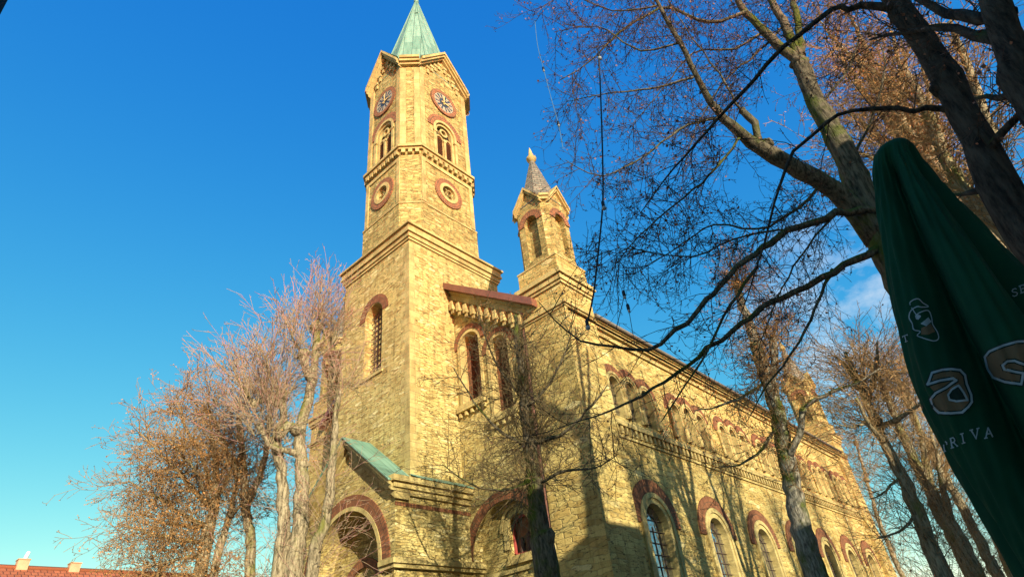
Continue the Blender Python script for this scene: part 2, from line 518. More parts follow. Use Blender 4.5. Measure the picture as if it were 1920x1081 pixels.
# ------------------------------------------------------------------ facade helpers
class Fr:                          # a facade: P(u, z, d) with d outwards
    def __init__(s, o, t, n):
        s.o = Vector((*o, 0)); s.t = Vector((*t, 0)); s.n = Vector((*n, 0))
    def __call__(s, u, z, d=0):
        return s.o + s.t*u + s.n*d + Vector((0, 0, z))
def west(x): return Fr((x, 0), (0, 1), (-1, 0))
def east(x): return Fr((x, 0), (0, 1), (1, 0))
def south(y): return Fr((0, y), (1, 0), (0, -1))
def north(y): return Fr((0, y), (1, 0), (0, 1))
NS = 18
def wall(mb, fr, u0, u1, z0, top, ops=(), d=0, reveal=.4):
    tf = top if callable(top) else (lambda u: top)
    def q(a, b, za, zb):           # za, zb functions of u
        mb.poly([fr(a, za(a), d), fr(b, za(b), d), fr(b, zb(b), d), fr(a, zb(a), d)])
    zlo = lambda u: z0
    cur = u0
    brk = []
    for o in sorted(ops, key=lambda o: o['u']):
        a, b = o['u']-o['w'], o['u']+o['w']
        if a > cur: brk.append((cur, a, None))
        brk.append((a, b, o)); cur = b
    if cur < u1: brk.append((cur, u1, None))
    for a, b, o in brk:
        if o is None:
            k = 2 if callable(top) else 1
            us = [a+(b-a)*i/k for i in range(k+1)]
            if callable(top) and hasattr(top, 'peak') and a < top.peak < b: us = [a, top.peak, b]
            for i in range(len(us)-1): q(us[i], us[i+1], zlo, tf)
            continue
        uc, wd = o['u'], o['w']
        us = [uc - wd*math.cos(math.pi*i/NS) for i in range(NS+1)]
        arc = lambda u: o['zs'] + math.sqrt(max(0, wd*wd-(u-uc)**2))
        for i in range(NS): q(us[i], us[i+1], arc, tf)
        if o.get('full'):
            lo = lambda u: o['zs'] - math.sqrt(max(0, wd*wd-(u-uc)**2))
            for i in range(NS): q(us[i], us[i+1], zlo, lo)
        elif o['z0'] > z0 + 1e-4:
            q(a, b, zlo, lambda u: o['z0'])
        rv = o.get('rev', reveal)
        loop = [(u, arc(u)) for u in us]
        if o.get('full'): loop += [(u, lo(u)) for u in reversed(us[:-1])]
        else: loop = [(a, o['z0'])] + loop + [(b, o['z0']), (a, o['z0'])]
        for (ua, za), (ub, zb) in zip(loop, loop[1:]):
            if abs(ua-ub)+abs(za-zb) < 1e-6: continue
            mb.poly([fr(ua, za, d), fr(ub, zb, d), fr(ub, zb, d-rv), fr(ua, za, d-rv)])
def ring(mb, fr, u, zs, r0, r1, d0, d1, leg=None, full=False, a0=0, a1=math.pi, seg=24):
    if full: a0, a1, seg = 0, 2*math.pi, 36
    P = []
    if leg is not None: P.append((u+r0, leg, u+r1, leg, -(zs-leg)))
    for i in range(seg+1):
        a = a0+(a1-a0)*i/seg
        c, s_ = math.cos(a), math.sin(a)
        P.append((u+r0*c, zs+r0*s_, u+r1*c, zs+r1*s_, (a-a0)*(r0+r1)/2))
    if leg is not None: P.append((u-r0, leg, u-r1, leg, (a1-a0)*(r0+r1)/2+(zs-leg)))
    w_ = r1-r0
    for A, B in zip(P, P[1:]):
        sA, sB = A[4], B[4]
        mb.poly([fr(A[0], A[1], d1), fr(A[2], A[3], d1), fr(B[2], B[3], d1), fr(B[0], B[1], d1)],
                [(sA, 0), (sA, w_), (sB, w_), (sB, 0)])
        for k, vv in ((0, 0), (2, w_)):
            mb.poly([fr(A[k], A[k+1], d0), fr(A[k], A[k+1], d1), fr(B[k], B[k+1], d1), fr(B[k], B[k+1], d0)],
                    [(sA, vv-(d1-d0)), (sA, vv), (sB, vv), (sB, vv-(d1-d0))])
    if not full:
        for A in (P[0], P[-1]):
            mb.poly([fr(A[0], A[1], d0), fr(A[2], A[3], d0), fr(A[2], A[3], d1), fr(A[0], A[1], d1)],
                    [(0, 0), (0, w_), (d1-d0, w_), (d1-d0, 0)])
def fan(mb, fr, u, zs, r, d, z0=None, full=False):   # filled arch or disc
    pts = []
    if full: pts = [(u+r*math.cos(2*math.pi*i/36), zs+r*math.sin(2*math.pi*i/36)) for i in range(36)]
    else:
        pts = [(u+r*math.cos(math.pi*i/NS), zs+r*math.sin(math.pi*i/NS)) for i in range(NS+1)]
        pts = [(u+r, z0)] + pts + [(u-r, z0)]
    mb.poly([fr(a, b, d) for a, b in pts], pts)
def bar(mb, fr, u0, u1, z0, z1, d0, d1):
    A = [fr(u0, z0, d0), fr(u1, z0, d0), fr(u1, z1, d0), fr(u0, z1, d0)]
    B = [fr(u0, z0, d1), fr(u1, z0, d1), fr(u1, z1, d1), fr(u0, z1, d1)]
    mb.hexa(A, B)
def slant(mb, fr, ua, za, ub, zb, th, d0, d1):       # bar along a rake, th measured vertically downwards
    A = [fr(ua, za-th, d0), fr(ub, zb-th, d0), fr(ub, zb, d0), fr(ua, za, d0)]
    B = [fr(ua, za-th, d1), fr(ub, zb-th, d1), fr(ub, zb, d1), fr(ua, za, d1)]
    mb.hexa(A, B)
def tier(mb, x0, x1, y0, y1, z0, z1, o):
    mb.box(x0-o, x1+o, y0-o, y1+o, z0, z1)
def octo(x0, x1, y0, y1, c, o=0):
    x0 -= o; x1 += o; y0 -= o; y1 += o; c = c + o*.586
    return [(x0, y0+c), (x0+c, y0), (x1-c, y0), (x1, y0+c), (x1, y1-c), (x1-c, y1), (x0+c, y1), (x0, y1-c)]
def arch_top(u, lo, hi, half):
    f = lambda x: hi - (hi-lo)*abs(x-u)/half
    f.peak = u
    return f

# ------------------------------------------------------------------ ground
g = MB()
g.poly([(-600, -600, 0), (900, -600, 0), (900, 900, 0), (-600, 900, 0)])
tag(g.build('ground', GROUNDM), kind='structure')
g = MB()
g.poly([(-20, -7, .004), (60, -7, .004), (60, 8.5, .004), (-20, 8.5, .004)])
tag(g.build('pavement', simple('paving_stone', (.26, .235, .20), .9, .2, .3, 2.5, .01)), kind='structure')

# ------------------------------------------------------------------ church
church = empty('church', (20, 21.2, 0))
tag(church, 'yellow sandstone church with clock tower, green copper spire and red brick arches', 'church')
CH = empty  # alias
church.location = (0, 0, 0)
def part(mb, name, m, parent=None):
    return mb.build(name, m, parent or church)
# tower shaft
TX0, TX1, TY0, TY1 = 15.0, 21.5, 18.54, 24.1
TC = 21.3
m = MB()
wf = west(TX0)
tw = dict(u=21.36, w=.70, z0=14.85, zs=18.15, rev=.55)
wall(m, wf, TY0, TY1, 0, 21.37, [tw])
wall(m, south(TY0), TX0, TX1, 0, 21.37)
wall(m, east(TX1), TY0, TY1, 0, 21.37)
wall(m, north(TY1), TX0, TX1, 0, 21.37)
tower = part(m, 'tower_shaft', STONE)
m = MB()
rq = random.Random(4)
z = 9.3; k = 0
while z < 21.2:                   # dressed quoins on the tower's corner, a few millimetres proud
    h = rq.uniform(.34, .46)
    la, lb = ((.62, .34) if k % 2 else (.34, .62))
    z1 = min(z+h-.012, 21.36)
    m.box(TX0-.006, TX0+la, TY0-.006, TY0+.02, z, z1)
    m.box(TX0-.006, TX0+.02, TY0+.021, TY0+lb, z, z1)
    z += h; k += 1
part(m, 'quoin', TRIM)
m = MB()
for z0, z1, o in ((21.37, 21.52, .07), (21.52, 21.78, .14), (21.78, 21.90, .24), (21.90, 22.22, .20), (22.22, 22.34, .32)):
    tier(m, TX0, TX1, TY0, TY1, z0, z1, o)
part(m, 'tower_cornice', TRIM)
m = MB()
ring(m, wf, 21.36, 18.15, .74, 1.2, -.1, .03)
win = MB()
fan(win, wf, 21.36, 18.15, .70, -.50, 14.85)
win = part(win, 'tower_window', GLASS)
m.build('brick_arch', BRICK, win)
m = MB()
for u in (-.42, -.14, .14, .42): bar(m, wf, 21.36+u-.018, 21.36+u+.018, 14.85, 18.5, -.44, -.40)
for i in range(12): bar(m, wf, 20.68, 22.04, 15.05+i*.3, 15.085+i*.3, -.40, -.37)
m.build('window_bars', IRON, win)
m = MB(); bar(m, wf, 20.5, 22.2, 14.68, 14.84, -.3, .07); m.build('sill', TRIM, win)

# belfry: chamfered square stage with gables
OX0, OX1, OY0, OY1, OC = 15.2, 21.05, 18.70, 23.68, .87
OCX, OCY = (OX0+OX1)/2, (OY0+OY1)/2
ZL = 29.05; ZF = 37.5; ZA = 40.05
m = MB()
m.prism(octo(OX0, OX1, OY0, OY1, OC, .10), 22.34, 24.72)
faces = [(west(OX0), OCY, (OY1-OY0)/2-OC), (south(OY0), OCX, (OX1-OX0)/2-OC), (east(OX1), OCY, (OY1-OY0)/2-OC), (north(OY1), OCX, (OX1-OX0)/2-OC)]
for fr, uc, hw in faces:
    wall(m, fr, uc-hw, uc+hw, 24.72, 28.45, [dict(u=uc, w=.62, zs=26.65, z0=0, full=True, rev=.3)])
    wall(m, fr, uc-hw, uc+hw, 28.45, arch_top(uc, ZF, ZA, hw), [dict(u=uc, w=.96, zs=32.05, z0=29.35, rev=.35)])
oc = octo(OX0, OX1, OY0, OY1, OC)
for i in range(0, 8, 2):
    p, q = oc[i], oc[i+1]
    m.poly([(*p, 24.72), (*q, 24.72), (*q, ZF), (*p, ZF)])
belfry = part(m, 'belfry', STONE2)
# lesenes, ledge, dentils
m = MB()
for fr, uc, hw in faces:
    for s_ in (-1, 1):
        a, b = sorted((uc+s_*hw, uc+s_*(hw-.36)))
        bar(m, fr, a, b, ZL+.3, ZF-.15, -.02, .07)
        a, b = sorted((uc+s_*hw, uc+s_*(hw-.28)))
        bar(m, fr, a, b, 24.9, 28.2, -.02, .06)
    bar(m, fr, uc-hw, uc+hw, 28.2, 28.45, -.02, .062)
ch_frames = []
for i in range(0, 8, 2):
    p, q = Vector(oc[i]), Vector(oc[i+1])
    t = (q-p).normalized(); n = Vector((t.y, -t.x))
    mid = (p+q)/2
    if (mid-Vector((OCX, OCY))).dot(n) < 0: n = -n
    f_ = Fr(mid, t, n); L = (q-p).length/2
    ch_frames.append((f_, L))
    for s_ in (-1, 1):
        a, b = sorted((s_*(L+.02), s_*(L-.36)))
        bar(m, f_, a, b, ZL+.3, ZF-.5, -.02, .065)
part(m, 'lesene', TRIM)
m = MB()
m.prism(octo(OX0, OX1, OY0, OY1, OC, .14), 24.62, 24.74)
m.prism(octo(OX0, OX1, OY0, OY1, OC, .16), 28.98, 29.12)
m.prism(octo(OX0, OX1, OY0, OY1, OC, .27), 29.12, 29.30)
m.prism(octo(OX0, OX1, OY0, OY1, OC, .15), 29.30, 29.36)
part(m, 'belfry_ledge', TRIM)
m = MB()
for fr, uc, hw in [(f_, u_, h_) for f_, u_, h_ in faces] + [(f_, 0, L) for f_, L in ch_frames]:
    nn = max(3, int(hw*2/.40)); st = hw*2/nn
    for k in range(nn):
        u = uc-hw+st*(k+.5)
        bar(m, fr, u-st*.28, u+st*.28, 28.66, 28.98, -.02, .2)
part(m, 'dentil_course', TRIM)
m = MB()
for fr, uc, hw in faces:          # blind arcade stepping up under each gable
    for s_ in (-1, 1):
        for k in range(5):
            u = uc + s_*(.25+k*.36)
            if abs(u-uc) > hw-.40: continue
            zt = ZA - (ZA-ZF)*abs(u-uc)/hw - .60
            bar(m, fr, u-.10, u+.10, zt-.62-(.08 if k % 2 else 0), zt+.1, -.02, .10)
            bar(m, fr, u-.16, u+.16, zt-.24, zt-.02, -.02, .15)
part(m, 'gable_arcade', TRIM)
m = MB()
for fr, uc, hw in faces:          # gable copings
    for s_ in (-1, 1):
        e = hw + .08
        ze = ZF - (ZA-ZF)/hw*.08
        for th0, th1, dd in ((-.16, .10, .50), (.10, .32, .40), (.32, .50, .24)):
            slant(m, fr, uc, ZA+.22-th0, uc+s_*e, ze+.22-th0, th1-th0, -.3, dd)
for f_, L in ch_frames:
    for z0, z1, dd in ((ZF-.30, ZF-.10, .22), (ZF-.10, ZF+.12, .38), (ZF+.12, ZF+.36, .48)):
        bar(m, f_, -L-.06, L+.06, z0, z1, -.3, dd)
part(m, 'gable_coping', TRIM)
m = MB()
for fr, uc, hw in faces:          # small copper roofs behind the gables
    cen = Vector((OCX, OCY, ZA+.36))
    for s_ in (-1, 1):
        a = fr(uc, ZA+.36, .48); b = fr(uc+s_*(hw+.2), ZF+.28, .42)
        c = Vector((OCX, OCY, ZF+.28)).lerp(b, .45)
        m.poly([a, b, c, cen])
part(m, 'gable_roof', COPPER)
m = MB()
sp = octo(OX0, OX1, OY0, OY1, OC+.75, .02)
APEX = Vector((OCX-.05, OCY, 51.2))
for i in range(8):
    p, q = Vector((*sp[i], ZF+.3)), Vector((*sp[(i+1) % 8], ZF+.3))
    L = (q-p).length; H = (APEX-(p+q)/2).length
    for k in range(1):
        m.poly([p, q, APEX], [(-L/2, 0), (L/2, 0), (0, H)])
spire = part(m, 'spire', COPPER)
m = MB()
for i in range(8):
    p = Vector((*sp[i], ZF+.3))
    m.tube([p, p.lerp(APEX, .5), APEX], [.07, .06, .05], 6)
for k in range(4):                # small copper ventilator hoods near the top
    a = math.pi/4+k*math.pi/2
    c = Vector((OCX, OCY, 48.0)) + Vector((math.cos(a), math.sin(a), 0))*.62
    d_ = Vector((math.cos(a), math.sin(a), 0)); e_ = Vector((-d_.y, d_.x, 0))
    m.hexa([c+e_*.14-d_*.3, c-e_*.14-d_*.3, c-e_*.14+d_*.12, c+e_*.14+d_*.12],
           [c-d_*.3+Vector((0, 0, .5)), c-d_*.3+Vector((0, 0, .5)), c+d_*.05+Vector((0, 0, .3)), c+d_*.05+Vector((0, 0, .3))])
m.build('ridge_roll', COPPER, spire)
m = MB()
prof = [(0, .16), (.25, .22), (.5, .10), (.8, .10), (1.05, .34), (1.35, .40), (1.65, .34), (1.9, .10), (2.4, .05), (4.0, .03)]
m.tube([APEX+Vector((0, 0, a-.6)) for a, b in prof], [b for a, b in prof], 12, True)
m.build('finial', COPPER, spire)
# rose windows, clocks, belfry windows
def rose(fr, uc):
    m = MB(); ring(m, fr, uc, 26.65, .70, 1.07, -.05, .07, full=True)
    p = MB(); ring(p, fr, uc, 26.65, .50, .72, -.28, .10, full=True)
    r_ = part(p, 'rose_window', TRIM)
    m.build('brick_ring', BRICKP, r_)
    m = MB()
    for k in range(4):
        a = math.pi/4+k*math.pi/2
        ring(m, fr, uc+.27*math.cos(a), 26.65+.27*math.sin(a), .17, .25, -.24, -.06, full=True)
    m.build('quatrefoil', TRIM, r_)
    m = MB(); fan(m, fr, uc, 26.65, .64, -.26, full=True); m.build('pane', DARK, r_)
def clock(fr, uc, zc=35.05):
    p = MB(); fan(p, fr, uc, zc, .84, .075, full=True)
    ring(p, fr, uc, zc, .80, .86, -.02, .076, full=True)
    c = part(p, 'clock', DIAL)
    m = MB(); ring(m, fr, uc, zc, .85, 1.15, -.05, .10, full=True); m.build('brick_ring', BRICKP, c)
    m = MB()
    ring(m, fr, uc, zc, .79, .83, .07, .085, full=True)
    for k in range(12):
        a = k*math.pi/6
        for da in ((-.075, .075) if k % 3 else (-.13, 0, .13)):
            ca, sa = math.cos(a+da), math.sin(a+da); e = (-sa, ca)
            w0, w1 = .018, .036
            m.poly([fr(uc+ca*.40-e[0]*w0, zc+sa*.40-e[1]*w0, .082), fr(uc+ca*.78-e[0]*w1, zc+sa*.78-e[1]*w1, .082),
                    fr(uc+ca*.78+e[0]*w1, zc+sa*.78+e[1]*w1, .082), fr(uc+ca*.40+e[0]*w0, zc+sa*.40+e[1]*w0, .082)])
    m.build('numerals', CREAM, c)
    sg = fr.t.cross(fr.n).z       # clockwise sense seen from outside
    sg = 1 if sg < 0 else -1
    for ang, ln, wd in ((math.pi/2 - .06, .78, .028), (math.pi/2 - R_(88), .52, .04)):
        m = MB()
        ca, sa = math.cos(ang)*-sg if False else math.cos(ang)*(1 if sg > 0 else -1), math.sin(ang); e = (-sa, ca)
        pts = [(-.22, wd*.9), (0, wd*1.3), (ln*.6, wd*1.5), (ln, .006)]
        for (a, wa), (b, wb) in zip(pts, pts[1:]):
            A = [fr(uc+ca*a-e[0]*wa, zc+sa*a-e[1]*wa, .10), fr(uc+ca*b-e[0]*wb, zc+sa*b-e[1]*wb, .10), fr(uc+ca*b+e[0]*wb, zc+sa*b+e[1]*wb, .10), fr(uc+ca*a+e[0]*wa, zc+sa*a+e[1]*wa, .10)]
            m.hexa(A, [v+fr.n*.02 for v in A])
        m.build('hand', GOLD, c)
def belfry_window(fr, uc):
    p = MB()
    ring(p, fr, uc, 32.05, .80, .99, -.3, .06, leg=29.36)
    ring(p, fr, uc, 32.05, .62, .80, -.3, -.06, leg=29.36)
    for s_ in (-1, 1):
        ring(p, fr, uc+s_*.37, 31.35, .24, .36, -.30, -.12, leg=29.36, seg=14)
    ring(p, fr, uc, 32.14, .20, .33, -.30, -.10, full=True)
    bar(p, fr, uc-.08, uc+.08, 29.36, 31.3, -.3, -.02)
    bar(p, fr, uc-.13, uc+.13, 31.2, 31.42, -.3, .0)
    for s_ in (-1, 1):
        bar(p, fr, uc+s_*.86-.13, uc+s_*.86+.13, 31.55, 31.72, -.02, .10)
    c = part(p, 'belfry_window', TRIM)
    m = MB(); ring(m, fr, uc, 32.05, 1.0, 1.46, -.05, .05); m.build('brick_arch', BRICKP, c)
    m = MB(); fan(m, fr, uc, 32.05, .96, -.34, 29.35); m.build('dark_opening', DARK, c)
    m = MB()
    for s_ in (-1, 1):
        for k in range(14):
            z = 29.42+k*.15; u = uc+s_*.37
            A = [fr(u-.24, z, -.13), fr(u+.24, z, -.13), fr(u+.24, z+.12, -.29), fr(u-.24, z+.12, -.29)]
            m.hexa(A, [v+Vector((0, 0, .03)) for v in A])
    m.build('louvre', LOUV, c)
for fr, uc, hw in faces[:2]:
    rose(fr, uc); clock(fr, uc); belfry_window(fr, uc)
for fr, uc, hw in faces[2:]:
    belfry_window(fr, uc); clock(fr, uc); rose(fr, uc)

# west wall of the nave with the raked gable, left and right of the tower
WX = 17.85
RIDGE_Y, RIDGE_Z, SL = 21.3, 21.45, .70
def rake(u): return RIDGE_Z - SL*abs(u-RIDGE_Y)
NY0, NY1 = 11.85, 30.75
NX1 = 54.8
ww = west(WX)
m = MB()
LA = dict(u=16.3, w=1.85, z0=0, zs=6.15, rev=.55)
T1 = dict(u=17.55, w=.66, z0=12.72, zs=15.72, rev=.45)
T2 = dict(u=15.72, w=.60, z0=11.55, zs=14.72, rev=.45)
wall(m, ww, 13.8, 18.54, 0, 9.0, [LA])
wall(m, ww, 13.8, 16.6, 9.0, lambda u: rake(u)-.3, [T2])
wall(m, ww, 16.6, 18.54, 9.0, lambda u: rake(u)-.3, [T1])
m.poly([ww(16.6, 9, 0), ww(16.6, 9.001, 0), ww(16.6, 9.001, -.01)])
wall(m, ww, 24.1, 28.8, 0, lambda u: rake(u)-.3)
west_wall = part(m, 'west_wall', STONE)
m = MB()
for a, b in ((18.54, 13.85), (24.1, 28.75)):
    slant(m, ww, a, rake(a)-.42, b, rake(b)-.42, .34, -.1, .16)
    slant(m, ww, a, rake(a)-.26, b, rake(b)-.26, .16, -.1, .28)
    slant(m, ww, a, rake(a)-.76, b, rake(b)-.76, .30, -.1, .06)
part(m, 'rake_cornice', TRIM)
m = MB()
for k in range(10):
    for u in (18.3-k*.475, 2*RIDGE_Y-(18.3-k*.475)):
        z = rake(u)-.98
        bar(m, ww, u-.085, u+.085, z-.62, z+.12, -.02, .30)
        bar(m, ww, u-.10, u+.10, z-.42, z+.06, -.02, .40)
part(m, 'corbel_table', TRIM)
m = MB()
for a, b in ((18.54, 13.0), (24.1, 29.6)):
    slant(m, ww, a, rake(a)+.12, b, rake(b)+.12, .38, .0, .62)
part(m, 'verge_flashing', BROWN)
# nave roof
m = MB()
for s_, ye in ((-1, NY0-.35), (1, NY1+.35)):
    ze = rake(ye)
    m.poly([(WX-.1, RIDGE_Y, RIDGE_Z+.06), (NX1, RIDGE_Y, RIDGE_Z+.06), (NX1, ye, ze+.06), (WX-.1, ye, ze+.06)])
part(m, 'nave_roof', SLATE)
# twin stepped windows
def stepped(o, ring_out):
    u, w_, z0, zs = o['u'], o['w'], o['z0'], o['zs']
    p = MB()
    ring(p, ww, u, zs, w_-.02, w_+.14, -.44, .05, leg=z0)
    bar(p, ww, u-w_-.25, u+w_+.25, z0-.30, z0, -.4, .22)
    for k in range(5):
        uu = u-w_-.1+k*(2*w_+.2)/4
        bar(p, ww, uu-.06, uu+.06, z0-.52, z0-.30, -.02, .16)
    c = part(p, 'gable_window', TRIM)
    m = MB(); ring(m, ww, u, zs, w_+.15, ring_out, -.05, .07); m.build('brick_arch', BRICK, c)
    m = MB(); ring(m, ww, u, zs, w_-.22, w_-.01, -.8, -.42, leg=z0); m.build('brick_reveal', BRICK, c)
    m = MB(); fan(m, ww, u, zs, w_, -.8, z0); m.build('glazing', LOUV, c)
stepped(T1, 1.08); stepped(T2, 1.0)
m = MB(); bar(m, ww, 18.25, 18.54, 13.70, 13.95, -.02, .12); bar(m, ww, 18.25, 18.54, 13.5, 13.7, -.02, .06); part(m, 'impost', TRIM)
# tall blind arch with a niche
p = MB()
wall(p, west(WX+.5), 14.4, 18.2, 0, 8.1, [dict(u=16.02, w=.56, z0=6.05, zs=6.95, rev=.4)])
blind = part(p, 'blind_arch', STONE2)
m = MB(); ring(m, ww, 16.3, 6.15, 1.87, 2.28, -.05, .06); m.build('brick_arch', BRICK, blind)
m = MB(); ring(m, west(WX+.5), 16.02, 6.95, .57, .82, -.05, .06, leg=6.3); ring(m, west(WX+.5), 16.02, 6.95, .86, .98, -.05, .10); m.build('niche_surround', TRIM, blind)
m = MB(); ring(m, west(WX+.5), 16.02, 6.95, .48, .555, -.3, -.2, leg=6.05); bar(m, west(WX+.5), 15.47, 16.57, 6.06, 6.14, -.3, -.2); m.build('niche_frame', REDP, blind)
m = MB(); fan(m, west(WX+.5), 16.02, 6.95, .57, -.38, 6.05)
m.build('niche_panel', LOUV, blind)
m = MB()
for uu, ss in ((15.85, 1.0), (16.2, .8)):
    m.tube([west(WX+.5)(uu, 6.1+.75*ss*i/8, -.30) for i in range(9)], [ss*r for r in (.13, .16, .15, .12, .13, .14, .08, .10, .02)], 8)
m.build('relief_figure', IRON, blind)
m = MB(); bar(m, west(WX+.5), 15.2, 16.8, 5.72, 5.88, -.02, .14); bar(m, west(WX+.5), 15.3, 16.7, 5.88, 6.03, -.02, .08); m.build('sill', TRIM, blind)
m = MB()
bar(m, ww, 13.92, 14.44, 5.82, 6.0, -.3, .16); bar(m, ww, 13.92, 14.44, 6.0, 6.14, -.3, .10)
bar(m, west(WX+.5), 14.45, 18.2, 5.45, 5.6, -.02, .07)
m.build('impost', TRIM, blind)

# porch
PX0, PY0, PY1 = 14.0, 18.2, 24.4
pf = west(PX0); PC = 21.3; PZ = 8.5; PA = 11.05
m = MB()
wall(m, pf, PY0, PY1, 0, arch_top(PC, PZ, PA, PC-PY0), [dict(u=PC, w=2.24, z0=0, zs=6.1, rev=.95)])
wall(m, south(PY0), PX0, WX+.5, 0, PZ)
wall(m, north(PY1), PX0, WX+.5, 0, PZ)
porch = part(m, 'porch', STONE)
m = MB(); ring(m, pf, PC, 6.1, 2.42, 2.88, -.05, .05, leg=None); m.build('brick_arch', BRICK, porch)
m = MB(); ring(m, pf, PC, 6.1, 2.25, 2.42, -.3, .08, leg=0); m.build('arch_moulding', TRIM, porch)
m = MB()
for s_ in (-1, 1):
    a, b = sorted((PC+s_*2.44, PC+s_*(PC-PY0)))
    bar(m, pf, a, b, 5.72, 5.86, -.02, .16); bar(m, pf, a, b, 5.86, 6.02, -.02, .24); bar(m, pf, a, b, 6.02, 6.1, -.02, .12)
so = south(PY0)
bar(m, so, PX0-.24, WX+.5, 5.86, 6.02, -.02, .24); bar(m, so, PX0-.16, WX+.5, 5.72, 5.858, -.02, .16); bar(m, so, PX0-.12, WX+.5, 6.022, 6.1, -.02, .12)
m.build('string_course', TRIM, porch)
m = MB()
for s_ in (-1, 1):
    e = PC-PY0+.12
    ze = PA-(PA-PZ)/(PC-PY0)*e
    for t0, t1, dd in ((-.34, -.18, .40), (-.18, .02, .30), (.14, .30, .12)):
        slant(m, pf, PC, PA-t0, PC+s_*e, ze-t0, t1-t0, -.6, dd)
for z0, z1, dd in ((PZ-.22, PZ, .10), (PZ, PZ+.2, .20), (PZ+.2, PZ+.42, .32)):
    bar(m, so, PX0-dd, WX+.5, z0, z1, -.3, dd)
    bar(m, north(PY1), PX0-dd, WX+.5, z0, z1, -.3, dd)
m.build('porch_cornice', TRIM, porch)
m = MB()
for z0 in (PZ-.62,): bar(m, so, PX0, WX+.5, z0, z0+.14, -.02, .025)
m.build('brick_band', BRICK, porch)
m = MB()
for s_ in (-1, 1):
    e = PC-PY0+.16; ze = PA-(PA-PZ)/(PC-PY0)*e+.40
    A = [pf(PC, PA+.40, .46), pf(PC+s_*e, ze, .46), pf(PC+s_*e, ze, -1.0), pf(PC, PA+.40, -1.0)]
    m.hexa(A, [v-Vector((0, 0, .055)) for v in A])
A = [so(TX0, PZ+.44, .36), so(WX, PZ+.44, .36), so(WX, PZ+.80, -.34), so(TX0, PZ+.80, -.34)]
m.hexa(A, [v-Vector((0, 0, .03)) for v in A])
m.build('porch_roof', COPPER, porch)
m = MB()
bk = west(TX0-.06)
wall(m, bk, 18.3, 24.3, 0, 8.3, [dict(u=PC, w=1.15, z0=0, zs=5.2, rev=.3)])
m.build('portal_wall', STONE2, porch)
m = MB(); fan(m, west(TX0+.2), PC, 5.2, 1.2, -.02, 0); m.build('portal_door', OAK, porch)
m = MB(); ring(m, bk, PC, 5.2, 1.16, 1.5, -.02, .08, leg=0); m.build('portal_surround', BRICK, porch)
# nave walls
sf = south(NY0)
WXS = [21.62, 26.80, 31.90, 36.75, 41.45, 45.95, 50.35]
def lw(x): return dict(u=x, w=1.0, z0=3.0, zs=6.42, rev=.5)
UW = (-1.27, 0, 1.27)
m = MB()
lops = [lw(x) for x in WXS]
uops = [dict(u=x+d+.25, w=.44, z0=10.62, zs=12.05+(.10 if d == 0 else 0), rev=.4) for x in WXS for d in UW]
wall(m, sf, 19.3, NX1-1.2, 0, 9.6, lops)
wall(m, sf, 19.3, NX1-1.2, 9.6, 15.0, uops)
wall(m, north(NY1), 19.3, NX1-1.2, 0, 15.0)
ef = east(NX1-.2)
wall(m, ef, NY0, NY1, 0, lambda u: rake(u)-.3)
part(m, 'nave_wall', STONE3)
m = MB()
bar(m, sf, 19.3, NX1-1.2, 10.12, 10.32, -.02, .20); bar(m, sf, 19.3, NX1-1.2, 10.32, 10.42, -.02, .10)
bar(m, sf, 19.3, NX1-1.2, 9.66, 9.76, -.02, .07)
u = 19.5
while u < NX1-1.4:
    bar(m, sf, u, u+.17, 9.80, 10.12, -.02, .15); u += .36
part(m, 'nave_string_course', TRIM)
m = MB()
bar(m, sf, 19.3, NX1-1.2, 14.30, 14.55, -.02, .10); bar(m, sf, 19.3, NX1-1.2, 14.55, 14.85, -.02, .24); bar(m, sf, 19.3, NX1-1.2, 14.85, 15.0, -.3, .34)
part(m, 'nave_cornice', TRIM)
m = MB()
gp = [Vector((x, NY0-.42, 14.98)) for x in (19.6, 30, 42, 53.2)]
m.tube(gp, [.09]*4, 8, True)
part(m, 'gutter', simple('weathered_zinc', (.13, .11, .085), .6, .4, .3, 3))
# lower windows (one built, the others copied)
def lower_window(x):
    p = MB()
    ring(p, sf, x, 6.42, .80, 1.16, -.30, .05, leg=3.0)
    ring(p, sf, x, 6.42, 1.02, 1.22, -.05, .10, leg=3.0)
    bar(p, sf, x-1.3, x+1.3, 2.7, 3.0, -.4, .2)
    c = part(p, 'nave_window', TRIM)
    m = MB(); ring(m, sf, x, 6.42, 1.23, 1.74, -.05, .07); m.build('brick_arch', BRICK, c)
    m = MB(); fan(m, sf, x, 6.42, .82, -.26, 3.0); m.build('glazing', GLASS, c)
    m = MB()
    for s_ in (-.42, 0, .42): bar(m, sf, x+s_-.014, x+s_+.014, 3.0, 6.42, -.255, -.23)
    for k in range(9): bar(m, sf, x-.85, x+.85, 3.3+k*.42-.012, 3.3+k*.42+.012, -.23, -.21)
    ring(m, sf, x, 6.42, .40, .43, -.255, -.23)
    for a in (35, 65, 90, 115, 145):
        a = R_(a)
        A = [sf(x+.42*math.cos(a)-.012, 6.42+.42*math.sin(a), -.24), sf(x+.42*math.cos(a)+.012, 6.42+.42*math.sin(a), -.24), sf(x+.80*math.cos(a)+.012, 6.42+.80*math.sin(a), -.24), sf(x+.80*math.cos(a)-.012, 6.42+.80*math.sin(a), -.24)]
        m.hexa(A, [v+Vector((0, -.02, 0)) for v in A])
    m.build('leading', LEADING, c)
    return c
w0 = lower_window(WXS[0])
for x in WXS[1:]: copy_tree(w0, (x-WXS[0], 0, 0), church)
